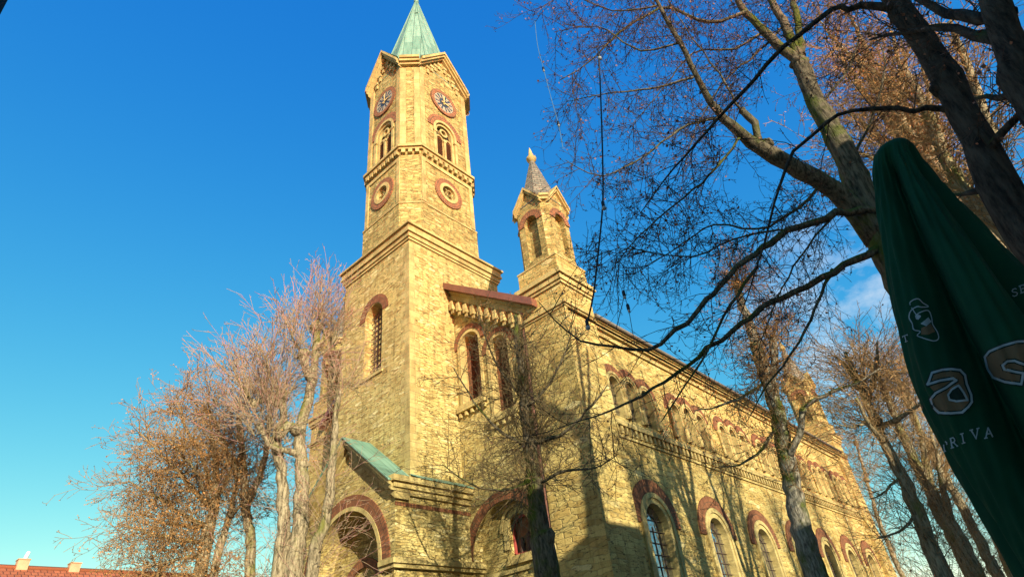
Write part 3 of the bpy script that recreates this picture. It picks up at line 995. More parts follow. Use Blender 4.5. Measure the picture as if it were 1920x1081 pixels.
def upper_window(x):
    p = MB()
    for d in UW:
        u = x+d+.25; zs = 12.05+(.10 if d == 0 else 0)
        ring(p, sf, u, zs, .38, .58, -.38, .06, leg=10.62, seg=16)
        ring(p, sf, u, zs, .48, .60, -.05, .10, leg=12.0, seg=16)
    for d in (-.63, .63, -1.9, 1.9):
        u = x+d+.25
        p.tube([sf(u, z, .06) for z in (10.62, 10.7, 10.78, 11.8, 11.86, 12.02)], [.12, .12, .08, .08, .12, .15], 8, True)
    c = part(p, 'triple_window', TRIM)
    m = MB()
    for k, d in enumerate(UW):
        zs = 12.05+(.10 if d == 0 else 0)
        dd = .05+.004*(k == 1)
        ring(m, sf, x+d+.25, zs, .61, .96, -.05, dd, seg=16, a0=(R_(41) if d < 0 else R_(48) if d == 0 else 0), a1=(math.pi if d < 0 else R_(132) if d == 0 else R_(139)))
    m.build('brick_arch', BRICK, c)
    m = MB()
    for d in UW: fan(m, sf, x+d+.25, 12.05+(.10 if d == 0 else 0), .42, -.22, 10.62)
    m.build('glazing', GLASS, c)
    m = MB()
    for d in UW:
        u = x+d+.25
        bar(m, sf, u-.012, u+.012, 10.62, 12.4, -.21, -.19)
        for k in range(4): bar(m, sf, u-.4, u+.4, 10.95+k*.38, 10.97+k*.38, -.19, -.175)
    m.build('leading', LEADING, c)
    return c
u0 = upper_window(WXS[0])
for x in WXS[1:]: copy_tree(u0, (x-WXS[0], 0, 0), church)

# corner turrets
def turret():
    X0, X1, Y0, Y1 = 17.6, 19.8, 11.6, 13.85
    p = MB()
    p.box(X0, X1, Y0, Y1, 0, 15.95)
    p.box(X0-.001, X1+.001, Y0-.001, Y1+.001, 16.62, 17.5)
    t = part(p, 'corner_turret', STONE3)
    m = MB()
    for z0, z1, o in ((14.78, 14.88, .05), (14.88, 15.02, .12), (15.95, 16.1, .07), (16.1, 16.36, .14), (16.36, 16.46, .24), (16.46, 16.62, .20), (17.5, 17.58, .03)):
        tier(m, X0, X1, Y0, Y1, z0, z1, o)
    m.build('turret_cornice', TRIM, t)
    a, b, c_, d_ = X0+.10, X1-.10, Y0+.12, Y1-.10
    cx, cy = (a+b)/2, (c_+d_)/2
    ch = .30
    zf, za = 21.2, 22.15
    fs = [(west(a), cy, (d_-c_)/2-ch), (south(c_), cx, (b-a)/2-ch), (east(b), cy, (d_-c_)/2-ch), (north(d_), cx, (b-a)/2-ch)]
    m = MB()
    for fr, uc, hw in fs:
        wall(m, fr, uc-hw, uc+hw, 17.58, arch_top(uc, zf, za, hw), [dict(u=uc, w=.38, z0=17.95, zs=20.1, rev=.30)])
        fan(m, fr, uc, 20.1, .40, -.28, 17.93)
    o8 = octo(a, b, c_, d_, ch)
    for i in range(0, 8, 2):
        P, Q = o8[i], o8[i+1]
        m.poly([(*P, 17.58), (*Q, 17.58), (*Q, zf), (*P, zf)])
    m.build('lantern', STONE2, t)
    m = MB()
    for fr, uc, hw in fs: ring(m, fr, uc, 20.1, .40, .74, -.05, .05)
    m.build('brick_arch', BRICKP, t)
    m = MB()
    for fr, uc, hw in fs:
        for s_ in (-1, 1):
            e = hw+.10; ze = zf-(za-zf)/hw*.10
            for t0, t1, dd in ((-.10, .06, .22), (.06, .22, .14)):
                slant(m, fr, uc, za+.1-t0, uc+s_*e, ze+.1-t0, t1-t0, -.2, dd)
    for i in range(0, 8, 2):
        P, Q = Vector(o8[i]), Vector(o8[i+1])
        tt = (Q-P).normalized(); n = Vector((tt.y, -tt.x)); mid = (P+Q)/2
        if (mid-Vector((cx, cy))).dot(n) < 0: n = -n
        L = (Q-P).length/2
        bar(m, Fr(mid, tt, n), -L-.03, L+.03, zf-.12, zf+.06, -.2, .13); bar(m, Fr(mid, tt, n), -L-.03, L+.03, zf+.06, zf+.2, -.2, .20)
    m.build('gable_coping', TRIM, t)
    m = MB()
    s8 = octo(a, b, c_, d_, ch+.25, .02)
    ap = Vector((cx, cy, 25.5))
    for i in range(8):
        P, Q = Vector((*s8[i], zf+.12)), Vector((*s8[(i+1) % 8], zf+.12))
        L = (Q-P).length
        top1, top2 = P.lerp(ap, .92), Q.lerp(ap, .92)
        H = (top1-P).length
        m.poly([P, Q, top2, top1], [(-L/2, 0), (L/2, 0), (L*.04, H), (-L*.04, H)])
    for fr, uc, hw in fs:
        cen = Vector((cx, cy, za+.2))
        for s_ in (-1, 1):
            A = fr(uc, za+.205, .2); B = fr(uc+s_*(hw+.08), zf+.13, .18)
            m.poly([A, B, Vector((cx, cy, zf+.13)).lerp(B, .4), cen])
    m.build('turret_spire', SLATE, t)
    m = MB()
    pr = [(24.75, .14), (25.0, .13), (25.05, .20), (25.15, .26), (25.28, .28), (25.36, .20), (25.42, .15), (25.9, .07), (26.1, .02)]
    m.tube([Vector((cx, cy, z)) for z, r in pr], [r for z, r in pr], 12)
    m.build('finial', TRIM, t)
    return t
t0 = turret()
copy_tree(t0, (0, 17.15, 0), church)
copy_tree(t0, (35.0, 0, 0), church)
copy_tree(t0, (35.0, 17.15, 0), church)
# rainwater pipes
m = MB()
for y in (14.0, 28.6): m.tube([Vector((WX-.12, y, z)) for z in (0, 5, 10, 15.6)], [.12]*4, 10)
m.tube([Vector((53.35, NY0-.14, z)) for z in (0, 7.5, 14.9)], [.11]*3, 8)
part(m, 'rainwater_pipe', BROWN)

# ------------------------------------------------------------------ neighbouring houses
def gable_house(name, x0, x1, y0, y1, eave, ridge, label, over=.5):
    h = empty(name)
    tag(h, label, 'house')
    ym = (y0+y1)/2
    m = MB()
    for y, f in ((y0, south(y0)), (y1, north(y1))): wall(m, f, x0, x1, 0, eave)
    for x, f in ((x0, west(x0)), (x1, east(x1))):
        wall(m, f, y0, y1, 0, arch_top(ym, eave, ridge-.15, (y1-y0)/2))
    m.build('wall', PLASTER, h)
    m = MB()
    sl = (ridge-eave)/((y1-y0)/2)
    for s_ in (-1, 1):
        ye = ym+s_*((y1-y0)/2+over); ze = ridge-sl*((y1-y0)/2+over)
        A = [(x0-over, ym, ridge), (x1+over, ym, ridge), (x1+over, ye, ze), (x0-over, ye, ze)]
        m.hexa([Vector(a) for a in A], [Vector(a)+Vector((0, 0, .14)) for a in A])
    roof = m.build('roof', REDTILE, h)
    m = MB()
    m.tube([Vector((x0-over, ym, ridge+.12)), Vector((x1+over, ym, ridge+.12))], [.13, .13], 8, True)
    m.build('ridge_tile', REDTILE, roof)
    m = MB()
    for y, f in ((y0, south(y0)), (y1, north(y1))):
        x = x0+1.6
        while x < x1-1.6:
            for zz in (.9, 4.0, 7.1):
                if zz+1.5 < eave: bar(m, f, x-.5, x+.5, zz, zz+1.4, -.02, .03)
            x += 2.8
    m.build('window', GLASS, h)
    return h, roof
hh, hroof = gable_house('house', -22, 14.5, 28.5, 41.4, 4.6, 8.36, 'low house with red tiled roof and two pale brick chimneys at the lower left')
for cx, hgt in ((6.42, .24), (8.42, .20)):
    m = MB(); m.box(cx-.21, cx+.21, 34.75, 35.2, 7.8, 8.56+hgt); m.box(cx-.235, cx+.235, 34.72, 35.23, 8.56+hgt+.002, 8.60+hgt)
    c = m.build('chimney', CHIM, hroof)
    if cx < 7:
        m = MB(); m.tube([Vector((cx+.04, 34.9, 8.82)), Vector((cx+.05, 34.9, 8.98)), Vector((cx+.09, 34.9, 9.16))], [.09, .08, .07], 10, True)
        m.build('chimney_pot', simple('white_flue', (.85, .85, .83), .5, .4, .1, 4), c)
gable_house('house', -16, 10.4, -12, -4.5, 10.2, 13.45, 'pale rendered house with red tiled roof behind the parasol terrace')
gable_house('house', 11.6, 38, -13.5, -6.5, 7.6, 10.7, 'lower pale house with red tiled roof along the pavement')

# ------------------------------------------------------------------ trees
rnd = random.Random(11)
def rv(r=rnd):
    while True:
        v = Vector((r.uniform(-1, 1), r.uniform(-1, 1), r.uniform(-1, 1)))
        if .05 < v.length < 1: return v.normalized()
def smooth_path(pts, rad, step=.3, jit=.0):
    P, Rr = [], []
    n = len(pts)
    for i in range(n-1):
        p0, p1, p2, p3 = pts[max(i-1, 0)], pts[i], pts[i+1], pts[min(i+2, n-1)]
        k = max(2, int((p2-p1).length/step))
        for j in range(k):
            t = j/k
            P.append(.5*((2*p1)+(p2-p0)*t+(2*p0-5*p1+4*p2-p3)*t*t+(3*p1-p0-3*p2+p3)*t**3))
            Rr.append(rad[i]+(rad[i+1]-rad[i])*t)
    P.append(pts[-1]); Rr.append(rad[-1])
    if jit:
        for i in range(1, len(P)-1): P[i] = P[i]+rv()*min(jit, Rr[i]*1.1)
    return P, Rr
class Tree:
    def __init__(s, barkm, twigm, leafm):
        s.t = MB(); s.c = MB(); s.l = MB()
        s.m = (barkm, twigm, leafm)
    def limb(s, pts, rad, n=10, jit=.03, step=.25, lump=.08):
        P, Rr = smooth_path(pts, rad, step, jit)
        Rr = [r*(1+rnd.uniform(-lump, lump)) for r in Rr]
        s.t.tube(P, Rr, n, True)
        return P, Rr
    def knob(s, p, r):
        for k in range(4):
            d = rv()
            s.t.tube([p-d*r*1.1, p-d*r*.5, p+d*r*.3, p+d*r*1.15], [r*.25, r*.85, r*.9, r*.25], 8, True)
    def leaf(s, p, size):
        a = rv(); b = a.cross(rv())
        if b.length < .1: return
        b.normalize()
        a = a*size; b = b*size*.5
        i = len(s.l.v)
        s.l.v += [p, p+a*.5+b, p+a, p+a*.5-b]
        s.l.f.append((i, i+1, i+2, i+3)); s.l.uv += [(0, 0)]*4; s.l.sm.append(False)
    def twig(s, p, d, L, r, lvl, st):
        seg = st['seg'][min(lvl, len(st['seg'])-1)]
        n = max(2, int(L/seg+.5))
        st_ = L/n
        pts = [p]; d = d.normalized()
        for i in range(n):
            d = (d + rv()*st['wig'] + Vector((0, 0, st['grav'][min(lvl, len(st['grav'])-1)]))*st_).normalized()
            p = p + d*st_
            pts.append(p)
            # side shoots
            if lvl < st['lv'] and (i >= 1 or lvl == 0):
                k = st['kids'][min(lvl, len(st['kids'])-1)]*st_
                k = int(k) + (rnd.random() < k-int(k))
                for _ in range(k):
                    x = rv(); x = x - d*x.dot(d)
                    if x.length < .1: continue
                    a = st['ang']*rnd.uniform(.7, 1.3)
                    dd = d*math.cos(a)+x.normalized()*math.sin(a)
                    f = 1-.65*i/n
                    s.twig(p-d*st_*rnd.random(), dd, L*rnd.uniform(*st['ratio'])*f, r*.62, lvl+1, st)
            if lvl >= st['lv']-1 and st['leaf'] and rnd.random() < st['leaf']:
                s.leaf(p+rv()*.03, st['leafsize']*rnd.uniform(.6, 1.3))
        nn = len(pts)
        rr = [max(st['rmin'], r*(1-.75*i/(nn-1))) for i in range(nn)]
        s.c.tube(pts, rr, 3)
    def along(s, path, i0, i1, per_m, lens, rr, st, bias=Vector((0, 0, 0)), spread=1.0):
        P, Rr = path
        a, b = int(i0*(len(P)-1)), int(i1*(len(P)-1))
        for i in range(a, b):
            seg = P[i+1]-P[i]
            k = per_m*seg.length
            k = int(k)+(rnd.random() < k-int(k))
            d = seg.normalized()
            for _ in range(k):
                x = rv(); x = (x-d*x.dot(d))
                if x.length < .1: continue
                dd = (x.normalized()*spread + d*.55 + bias).normalized()
                s.twig(P[i]+seg*rnd.random()+x.normalized()*Rr[i]*.6, dd, rnd.uniform(*lens), rr, 0, st)
    def burst(s, p, n, lens, rr, st, up=1.0, spread=.6, axis=Vector((0, 0, 1)), scatter=.12):
        for _ in range(n):
            d = (axis*up + rv()*spread).normalized()
            s.twig(p+rv()*scatter, d, rnd.uniform(*lens), rr, 0, st)
    def done(s, name, base, label, group=None, cat='tree'):
        o = empty(name)
        tag(o, label, cat, group)
        s.t.build('trunk', s.m[0], o)
        if s.c.f: s.c.build('crown', s.m[1], o)
        if s.l.f: s.l.build('leaves', s.m[2], o)
        return o
V = Vector
def G(px, py, t, z=-.1):
    p = at(px, py, t); return V((p.x, p.y, z))
DROOP = dict(seg=(.16, .12, .08), wig=.24, grav=(-.16, -.12, 0), kids=(8.5, 10), ang=.85, ratio=(.28, .55), lv=2, leaf=.16, leafsize=.042, rmin=.0034)
WHIP = dict(seg=(.2, .14, .1), wig=.18, grav=(-.28, -.2, -.1), kids=(6.0, 6.5), ang=.75, ratio=(.22, .48), lv=2, leaf=.08, leafsize=.04, rmin=.0036)
SHOOT = dict(seg=(.3, .22, .18), wig=.11, grav=(.07, .14, .1), kids=(3.0, 2.8), ang=.65, ratio=(.22, .5), lv=2, leaf=0, leafsize=.05, rmin=.0075)
BUSHY = dict(seg=(.25, .18, .14), wig=.22, grav=(.02, .03, 0), kids=(4.6, 4.4), ang=.8, ratio=(.3, .55), lv=2, leaf=.48, leafsize=.048, rmin=.0068)
FANS = dict(seg=(.22, .16, .12), wig=.16, grav=(.02, -.05, 0), kids=(4.6, 4.6), ang=.75, ratio=(.24, .5), lv=2, leaf=.03, leafsize=.05, rmin=.0046)

def atb(x, y, t): return at(x, y, t*1.2)
# the near linden: mossy forked trunk behind the parasol
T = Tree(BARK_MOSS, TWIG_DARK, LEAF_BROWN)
T.limb([G(1640, 430, 12), atb(1655, 470, 10)-V((0, 0, 5)), atb(1648, 440, 10), atb(1592, 305, 10), atb(1535, 200, 10), atb(1500, 118, 10)], [.36, .32, .30, .245, .20, .19], 14, .02)
T.knob(atb(1498, 118, 10), .20); 
b1 = T.limb([atb(1498, 115, 10), atb(1431, 60, 9.8), atb(1389, 9, 9.5), atb(1350, -60, 9.2), atb(1300, -160, 9)], [.13, .10, .085, .07, .05])
b2 = T.limb([atb(1500, 110, 10), atb(1473, 46, 10.1), atb(1445, 0, 10.2), atb(1410, -80, 10.3)], [.12, .105, .09, .07])
b3 = T.limb([atb(1503, 105, 10), atb(1496, 46, 10.2), atb(1487, -5, 10.4), atb(1475, -90, 10.5)], [.10, .08, .075, .06])
ms = T.limb([atb(1648, 450, 10), atb(1590, 382, 9.7), atb(1545, 345, 9.4), atb(1500, 322, 9.1), atb(1431, 280, 8.7), atb(1392, 254, 8.4), atb(1357, 222, 8.1), atb(1334, 190, 7.9), atb(1303, 140, 7.6), atb(1275, 80, 7.3), atb(1235, 10, 7), atb(1190, -60, 6.8)], [.26, .21, .19, .18, .15, .11, .085, .075, .06, .05, .04, .03], 12)
stb = T.limb([atb(1428, 278, 8.7), atb(1414, 232, 8.6), atb(1390, 206, 8.5)], [.09, .075, .065])
T.knob(atb(1440, 270, 8.7), .12); T.knob(atb(1391, 207, 8.5), .07)
L3 = T.limb([atb(1655, 392, 9.9), atb(1570, 400, 9.2), atb(1480, 432, 8.6), atb(1400, 490, 8.0), atb(1340, 548, 7.6), atb(1270, 618, 7.2), atb(1213, 655, 7.0), atb(1150, 652, 6.8), atb(1090, 638, 6.6), atb(1040, 600, 6.4), atb(1010, 565, 6.3)], [.085, .072, .062, .053, .045, .037, .03, .022, .016, .010, .006], 8, .05)
L4 = T.limb([atb(1655, 465, 9.9), atb(1580, 500, 9.3), atb(1470, 556, 8.7), atb(1370, 620, 8.2), atb(1290, 682, 7.8), atb(1200, 742, 7.4), atb(1120, 778, 7.1), atb(1030, 808, 6.9)], [.085, .07, .056, .045, .033, .022, .013, .006], 8, .05)
L5 = T.limb([atb(1420, 500, 8.2), atb(1370, 575, 7.9), atb(1300, 700, 7.6), atb(1240, 790, 7.4)], [.03, .025, .016, .008], 7)
L6 = T.limb([atb(1560, 505, 9.2), atb(1500, 640, 8.6), atb(1440, 720, 8.3), atb(1400, 790, 8.0)], [.03, .022, .014, .006], 7)
mid = []
for pts, r0 in (
    ([(1400, 20, 9.5), (1330, 40, 9), (1253, 15, 8.5), (1194, 40, 8), (1147, 75, 7.7), (1100, 120, 7.4), (1050, 150, 7.2)], .05),
    ([(1300, 145, 7.6), (1220, 165, 7.3), (1130, 178, 7.0), (1060, 190, 6.9)], .028),
    ([(1357, 222, 8.1), (1290, 235, 7.8), (1210, 290, 7.4), (1130, 330, 7.1), (1060, 300, 7.0)], .032),
    ([(1392, 254, 8.4), (1330, 330, 8.0), (1270, 380, 7.7), (1200, 440, 7.4), (1150, 500, 7.2)], .03),
    ([(1275, 80, 7.3), (1200, 95, 7.1), (1120, 50, 6.9), (1040, 60, 6.8)], .026),
    ([(1235, 10, 7), (1150, 20, 6.8), (1060, -10, 6.7), (1000, 30, 6.6)], .022),
    ([(1431, 60, 9.8), (1380, 90, 9.5), (1300, 100, 9.1), (1240, 170, 8.8), (1180, 240, 8.5)], .035),
    ([(1545, 345, 9.4), (1480, 400, 8.9), (1420, 430, 8.6), (1340, 420, 8.3), (1260, 470, 8.0), (1180, 520, 7.8)], .032),
    ([(1570, 400, 9.2), (1500, 480, 8.8), (1450, 580, 8.6), (1420, 660, 8.5)], .024),
    ([(1473, 46, 10.1), (1420, 100, 9.9), (1360, 150, 9.6), (1310, 230, 9.3), (1280, 320, 9.0)], .035),
    ([(1592, 305, 10), (1640, 210, 10), (1660, 120, 10), (1640, 60, 10)], .035),
    ([(1535, 200, 10), (1590, 130, 10.2), (1610, 70, 10.4), (1600, 0, 10.5)], .035),
    ([(1480, 432, 8.6), (1400, 440, 8.2), (1300, 480, 7.7), (1230, 475, 7.4), (1160, 465, 7.2), (1100, 490, 7.0)], .022),
    ([(1390, 206, 8.5), (1350, 140, 8.3), (1290, 60, 8.1), (1240, -20, 7.9)], .03)):
    n = len(pts)
    mid.append(T.limb([atb(*p) for p in pts], [r0*(1-.8*i/(n-1)) for i in range(n)], 7, .05))
BI = V((0, 0, -.15))
for pth in mid: T.along(pth, .05, 1, 7.5, (.5, 1.5), .009, DROOP, BI)
T.along(ms, .42, 1, 6, (.5, 1.5), .009, DROOP, BI)
for pth in (b1, b2, b3): T.along(pth, .2, 1, 5, (.6, 1.6), .009, DROOP)
for pth in (L3, L4): T.along(pth, .08, 1, 5, (.4, 1.5), .008, WHIP, V((0, 0, -.35)))
for pth in (L5, L6): T.along(pth, .05, 1, 3.2, (.4, .9), .006, WHIP, V((0, 0, -.2)))
T.done('linden_tree', None, 'near linden with a mossy forked trunk and long drooping dark twigs beside the parasol')

# darker leaning-looking trunk to its right
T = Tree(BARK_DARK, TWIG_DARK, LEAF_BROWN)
A0 = at(1905, 400, 7)
A_ = T.limb([V((A0.x, A0.y-.02, -.1)), V((A0.x, A0.y, 3.2)), A0, at(1850, 300, 7), at(1793, 180, 7), at(1740, 92, 7), at(1690, 18, 7), at(1630, -80, 7), at(1560, -200, 7)], [.24, .22, .195, .165, .15, .14, .14, .11, .08], 14, .02)
T.knob(at(1768, 165, 6.97), .12); T.knob(at(1690, 30, 7), .13)
L1 = T.limb([at(1690, 25, 7), at(1640, 8, 6.8), at(1590, 14, 6.65), at(1555, 24, 6.6), at(1500, 62, 6.4), at(1440, 122, 6.3), at(1396, 165, 6.2), at(1350, 218, 6.1), at(1303, 270, 6.0), at(1264, 315, 5.9), at(1200, 400, 5.8)], [.075, .05, .038, .034, .030, .027, .024, .020, .016, .011, .005], 8, .05)
L2 = T.limb([at(1790, 208, 7), at(1740, 206, 6.85), at(1690, 203, 6.7), at(1600, 204, 6.5), at(1550, 232, 6.4), at(1490, 285, 6.3), at(1462, 340, 6.2), at(1440, 420, 6.2), at(1420, 500, 6.2), at(1385, 600, 6.2)], [.045, .032, .028, .025, .022, .02, .017, .013, .009, .004], 8, .05)
L7 = T.limb([at(1850, 290, 7), at(1880, 250, 6.8), at(1930, 190, 6.6)], [.05, .04, .03], 8)
L8 = T.limb([at(1870, 350, 7), at(1800, 365, 7.2), at(1760, 372, 7.4), at(1700, 395, 7.6)], [.06, .02, .014, .008], 8)
T.along(L1, .15, 1, 7, (.4, 1.1), .007, DROOP, BI)
T.along(L2, .12, 1, 5.5, (.4, 1.0), .007, WHIP, V((0, 0, -.3)))
T.along(A_, .72, 1, 6, (.6, 1.4), .009, DROOP)
T.along(L7, .1, 1, 3, (.5, 1.0), .008, DROOP); T.along(L8, .3, 1, 3, (.3, .7), .006, DROOP)
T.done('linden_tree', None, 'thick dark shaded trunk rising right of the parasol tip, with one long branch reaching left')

# trunk in the top right corner
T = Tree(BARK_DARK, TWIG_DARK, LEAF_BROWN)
J0 = at(1935, 190, 6)
J_ = T.limb([V((J0.x, J0.y, -.1)), J0-V((0, 0, 2)), J0, at(1900, 110, 6), at(1868, 20, 6), at(1835, -70, 6)], [.17, .16, .14, .13, .12, .10], 12, .02)
J1 = T.limb([at(1890, 75, 6), at(1830, 62, 6.3), at(1760, 52, 6.6), at(1690, 60, 6.9), at(1630, 75, 7.2)], [.08, .05, .04, .025, .012], 8)
J2 = T.limb([at(1895, 25, 6), at(1830, 35, 6.2), at(1770, 25, 6.4), at(1710, -10, 6.6)], [.07, .06, .05, .04], 8)
J3 = T.limb([at(1930, 165, 6), at(1870, 182, 6.2), at(1830, 185, 6.4)], [.05, .03, .015], 8)
for pth in (J1, J2, J3): T.along(pth, .15, 1, 6, (.4, 1.1), .007, DROOP)
T.done('linden_tree', None, 'dark trunk cut off by the top right corner of the photo')

# sunlit brown-twigged tree standing behind the parasol
T = Tree(BARK_PALE, TWIG_TAN, LEAF_ORANGE)
K0 = at(1990, 620, 15)
K_ = T.limb([V((K0.x, K0.y, -.1)), K0-V((0, 0, 3)), K0, at(1905, 455, 15), at(1815, 365, 15), at(1770, 290, 15), at(1735, 200, 15), at(1690, 120, 15)], [.34, .3, .26, .22, .17, .14, .11, .08], 10)
K2 = T.limb([at(1905, 455, 15), at(1880, 330, 14.6), at(1850, 230, 14.4), at(1810, 120, 14.2), at(1780, 40, 14)], [.17, .14, .11, .08, .05], 8)
K3 = T.limb([at(1815, 365, 15), at(1720, 330, 15), at(1640, 300, 15.2), at(1570, 270, 15.4)], [.10, .07, .05, .03], 8)
K4 = T.limb([at(1735, 200, 15), at(1660, 150, 15.2), at(1580, 90, 15.4), at(1530, 30, 15.6)], [.07, .05, .04, .02], 8)
for pth in (K_, K2, K3, K4): T.along(pth, .35 if pth is K_ else .1, 1, 13.0, (.9, 2.6), .014, BUSHY)
T.done('linden_tree', None, 'sunlit tree with brown twigs seen between the parasol tip and the dark trunks')

# pollarded tree in front of the nave, two cut stubs and moss
T = Tree(BARK_GREY, TWIG_TAN, LEAF_ORANGE)
C0 = at(1490, 930, 20.68)
C_ = T.limb([V((C0.x, C0.y, -.1)), at(1524, 1060, 20.68), C0, at(1463, 800, 20.68), at(1446, 728, 20.68), at(1430, 685, 20.68), at(1412, 625, 20.68), at(1392, 575, 20.58), at(1382, 528, 20.58)], [.36, .32, .275, .235, .235, .22, .17, .14, .12], 14, .04)
C2 = T.limb([at(1446, 725, 20.68), at(1451, 680, 20.58), at(1450, 634, 20.58)], [.17, .14, .125], 10)
C3 = T.limb([at(1478, 860, 20.58), at(1492, 830, 20.37), at(1503, 800, 20.27), at(1504, 768, 20.16), at(1520, 755, 20.06), at(1565, 733, 19.95), at(1610, 716, 19.84), at(1650, 690, 19.74)], [.14, .12, .10, .09, .075, .055, .035, .018], 8)
C4 = T.limb([at(1440, 715, 20.58), at(1400, 740, 20.16), at(1350, 760, 19.95), at(1300, 770, 19.74)], [.07, .05, .035, .015], 7)
C5 = T.limb([at(1455, 800, 20.58), at(1420, 850, 20.16), at(1385, 870, 19.95), at(1340, 875, 19.74)], [.06, .045, .03, .012], 7)
T.knob(at(1435, 700, 20.68), .25); T.knob(at(1385, 535, 20.58), .15); T.knob(at(1505, 770, 20.16), .12)
T.burst(at(1385, 535, 20.58), 60, (.8, 2.4), .013, BUSHY, .5, 1.0)
T.burst(at(1450, 638, 20.58), 50, (.8, 2.2), .013, BUSHY, .6, 1.0)
T.burst(at(1435, 700, 20.68), 50, (.8, 2.4), .013, BUSHY, .1, 1.0)
T.along(C_, .45, .98, 10, (.7, 1.9), .012, BUSHY)
for pth in (C3, C4, C5): T.along(pth, .1, 1, 9, (.6, 1.6), .012, BUSHY)
T.done('linden_tree', None, 'pollarded linden with cut stubs and a mossy elbow branch in front of the nave wall')

# pollarded tree before the west gable
FAND = dict(FANS, rmin=.0062, kids=(4.4, 4.2))
T = Tree(BARK_MOSS, simple('olive_brown_twig', (.17, .115, .05), .8, .25, .45, 1.5), LEAF_BROWN)
D0 = at(1005, 960, 17.5)
D_ = T.limb([V((D0.x, D0.y, -.1)), at(1026, 1065, 17.5), at(1012, 1000, 17.5), at(1002, 910, 17.5), at(992, 820, 17.5), at(980, 730, 17.5), at(972, 655, 17.5), at(966, 590, 17.4)], [.40, .34, .30, .23, .18, .14, .10, .06], 14, .04)
T.knob(at(1000, 905, 17.5), .26); T.knob(at(992, 828, 17.5), .2); T.knob(at(982, 742, 17.5), .14); T.knob(at(1018, 1010, 17.5), .34)
dl = []
for pts, r0 in (([(1002, 830, 17.4), (1050, 815, 17.0), (1100, 770, 16.6), (1140, 720, 16.4)], .06),
                ([(985, 835, 17.4), (930, 800, 17.2), (880, 740, 17), (850, 690, 16.9)], .045),
                ([(990, 760, 17.4), (1030, 720, 17.2), (1060, 660, 17), (1075, 600, 16.8)], .04),
                ([(975, 740, 17.4), (935, 690, 17.3), (905, 620, 17.2), (895, 570, 17.1)], .035),
                ([(995, 900, 17.4), (940, 920, 17.0), (880, 905, 16.6), (830, 870, 16.3)], .04),
                ([(1010, 905, 17.4), (1060, 880, 17.0), (1110, 880, 16.7), (1160, 850, 16.4)], .04)):
    n = len(pts); r0 *= 1.3
    dl.append(T.limb([at(*p) for p in pts], [r0*(1-.8*i/(n-1)) for i in range(n)], 7))
for p, n in (((1000, 905, 17.5), 30), ((992, 828, 17.5), 38), ((982, 742, 17.5), 34), ((972, 655, 17.5), 22)):
    T.burst(at(*p), int(n*1.1), (1.0, 3.2), .016, FAND, .3, 1.0)
for pth in dl: T.along(pth, .1, 1, 6, (.6, 1.9), .015, FAND, V((0, 0, .2)))
T.done('linden_tree', None, 'bare linden with a dark mossy trunk standing before the gabled west wall and niche')

# three-stemmed pollard left of the tower
T = Tree(BARK_PALE, TWIG_RED, LEAF_ORANGE)
e0 = at(560, 1000, 20)
E1 = T.limb([V((e0.x-.9, e0.y+.35, -.1)), at(521, 1075, 20), at(531, 980, 20), at(527, 880, 20), at(517, 825, 20), at(530, 790, 20), at(528, 741, 20)], [.25, .21, .19, .17, .15, .13, .12], 12)
E2 = T.limb([V((e0.x, e0.y, -.1)), at(551, 1075, 20), at(563, 980, 20), at(566, 870, 20), at(562, 812, 20), at(583, 728, 20), at(591, 670, 20), at(594, 612, 20)], [.30, .255, .23, .205, .18, .155, .135, .12], 12)
E3 = T.limb([V((e0.x+.9, e0.y-.5, -.1)), at(586, 1078, 19.6), at(612, 970, 19.4), at(622, 880, 19.3), at(628, 800, 19.3), at(636, 730, 19.3)], [.21, .18, .155, .13, .10, .07], 12)
E4 = T.limb([at(562, 812, 20), at(540, 800, 19.8), at(517, 822, 19.8)], [.2, .17, .15], 10)
E5 = T.limb([at(586, 715, 20), at(573, 690, 19.9), at(569, 664, 19.9)], [.17, .15, .14], 10)
E6 = T.limb([at(527, 760, 20), at(500, 748, 20.2), at(476, 756, 20.4)], [.13, .10, .09], 8)
E7 = T.limb([at(566, 850, 20), at(540, 845, 19.8), at(505, 835, 19.6), at(488, 800, 19.5)], [.13, .1, .08, .07], 8)
E8 = T.limb([at(592, 650, 20), at(606, 640, 20), at(612, 622, 20)], [.12, .1, .09], 8)
for p, r in (((594, 612, 20), .24), ((569, 664, 19.9), .22), ((528, 741, 20), .22), ((476, 756, 20.4), .15), ((517, 824, 20), .20), ((488, 800, 19.5), .13), ((612, 622, 20), .14), ((566, 870, 20), .23)):
    T.knob(at(*p), r)
for p, n, ln in (((594, 612, 20), 42, (1.4, 2.9)), ((569, 664, 19.9), 36, (1.4, 3.1)), ((528, 741, 20), 36, (1.6, 3.8)), ((476, 756, 20.4), 36, (1.6, 3.4)), ((517, 824, 20), 26, (1.4, 3.4)), ((488, 800, 19.5), 26, (1.4, 3.2)), ((612, 622, 20), 16, (1.0, 2.3)), ((636, 730, 19.3), 20, (1.0, 2.4))):
    T.burst(at(*p), int(n*1.05), (ln[0]*.85, ln[1]*.95), .0125, SHOOT, .9, .9, scatter=.35)
for q in ([(569, 664, 19.9), (552, 640, 20), (541, 612, 20.1)], [(528, 741, 20), (507, 705, 20.1), (497, 668, 20.2)], [(476, 756, 20.4), (452, 722, 20.6), (437, 690, 20.8)], [(594, 612, 20), (603, 585, 20), (606, 560, 20)], [(591, 670, 20), (620, 650, 19.8), (630, 620, 19.8)]):
    lm = T.limb([at(*p) for p in q], [.055, .04, .025], 7)
    T.burst(at(*q[-1]), 24, (.9, 2.0), .0115, SHOOT, .9, .9, scatter=.3)
    T.along(lm, .1, 1, 12, (.8, 1.8), .009, SHOOT, V((0, 0, .8)))
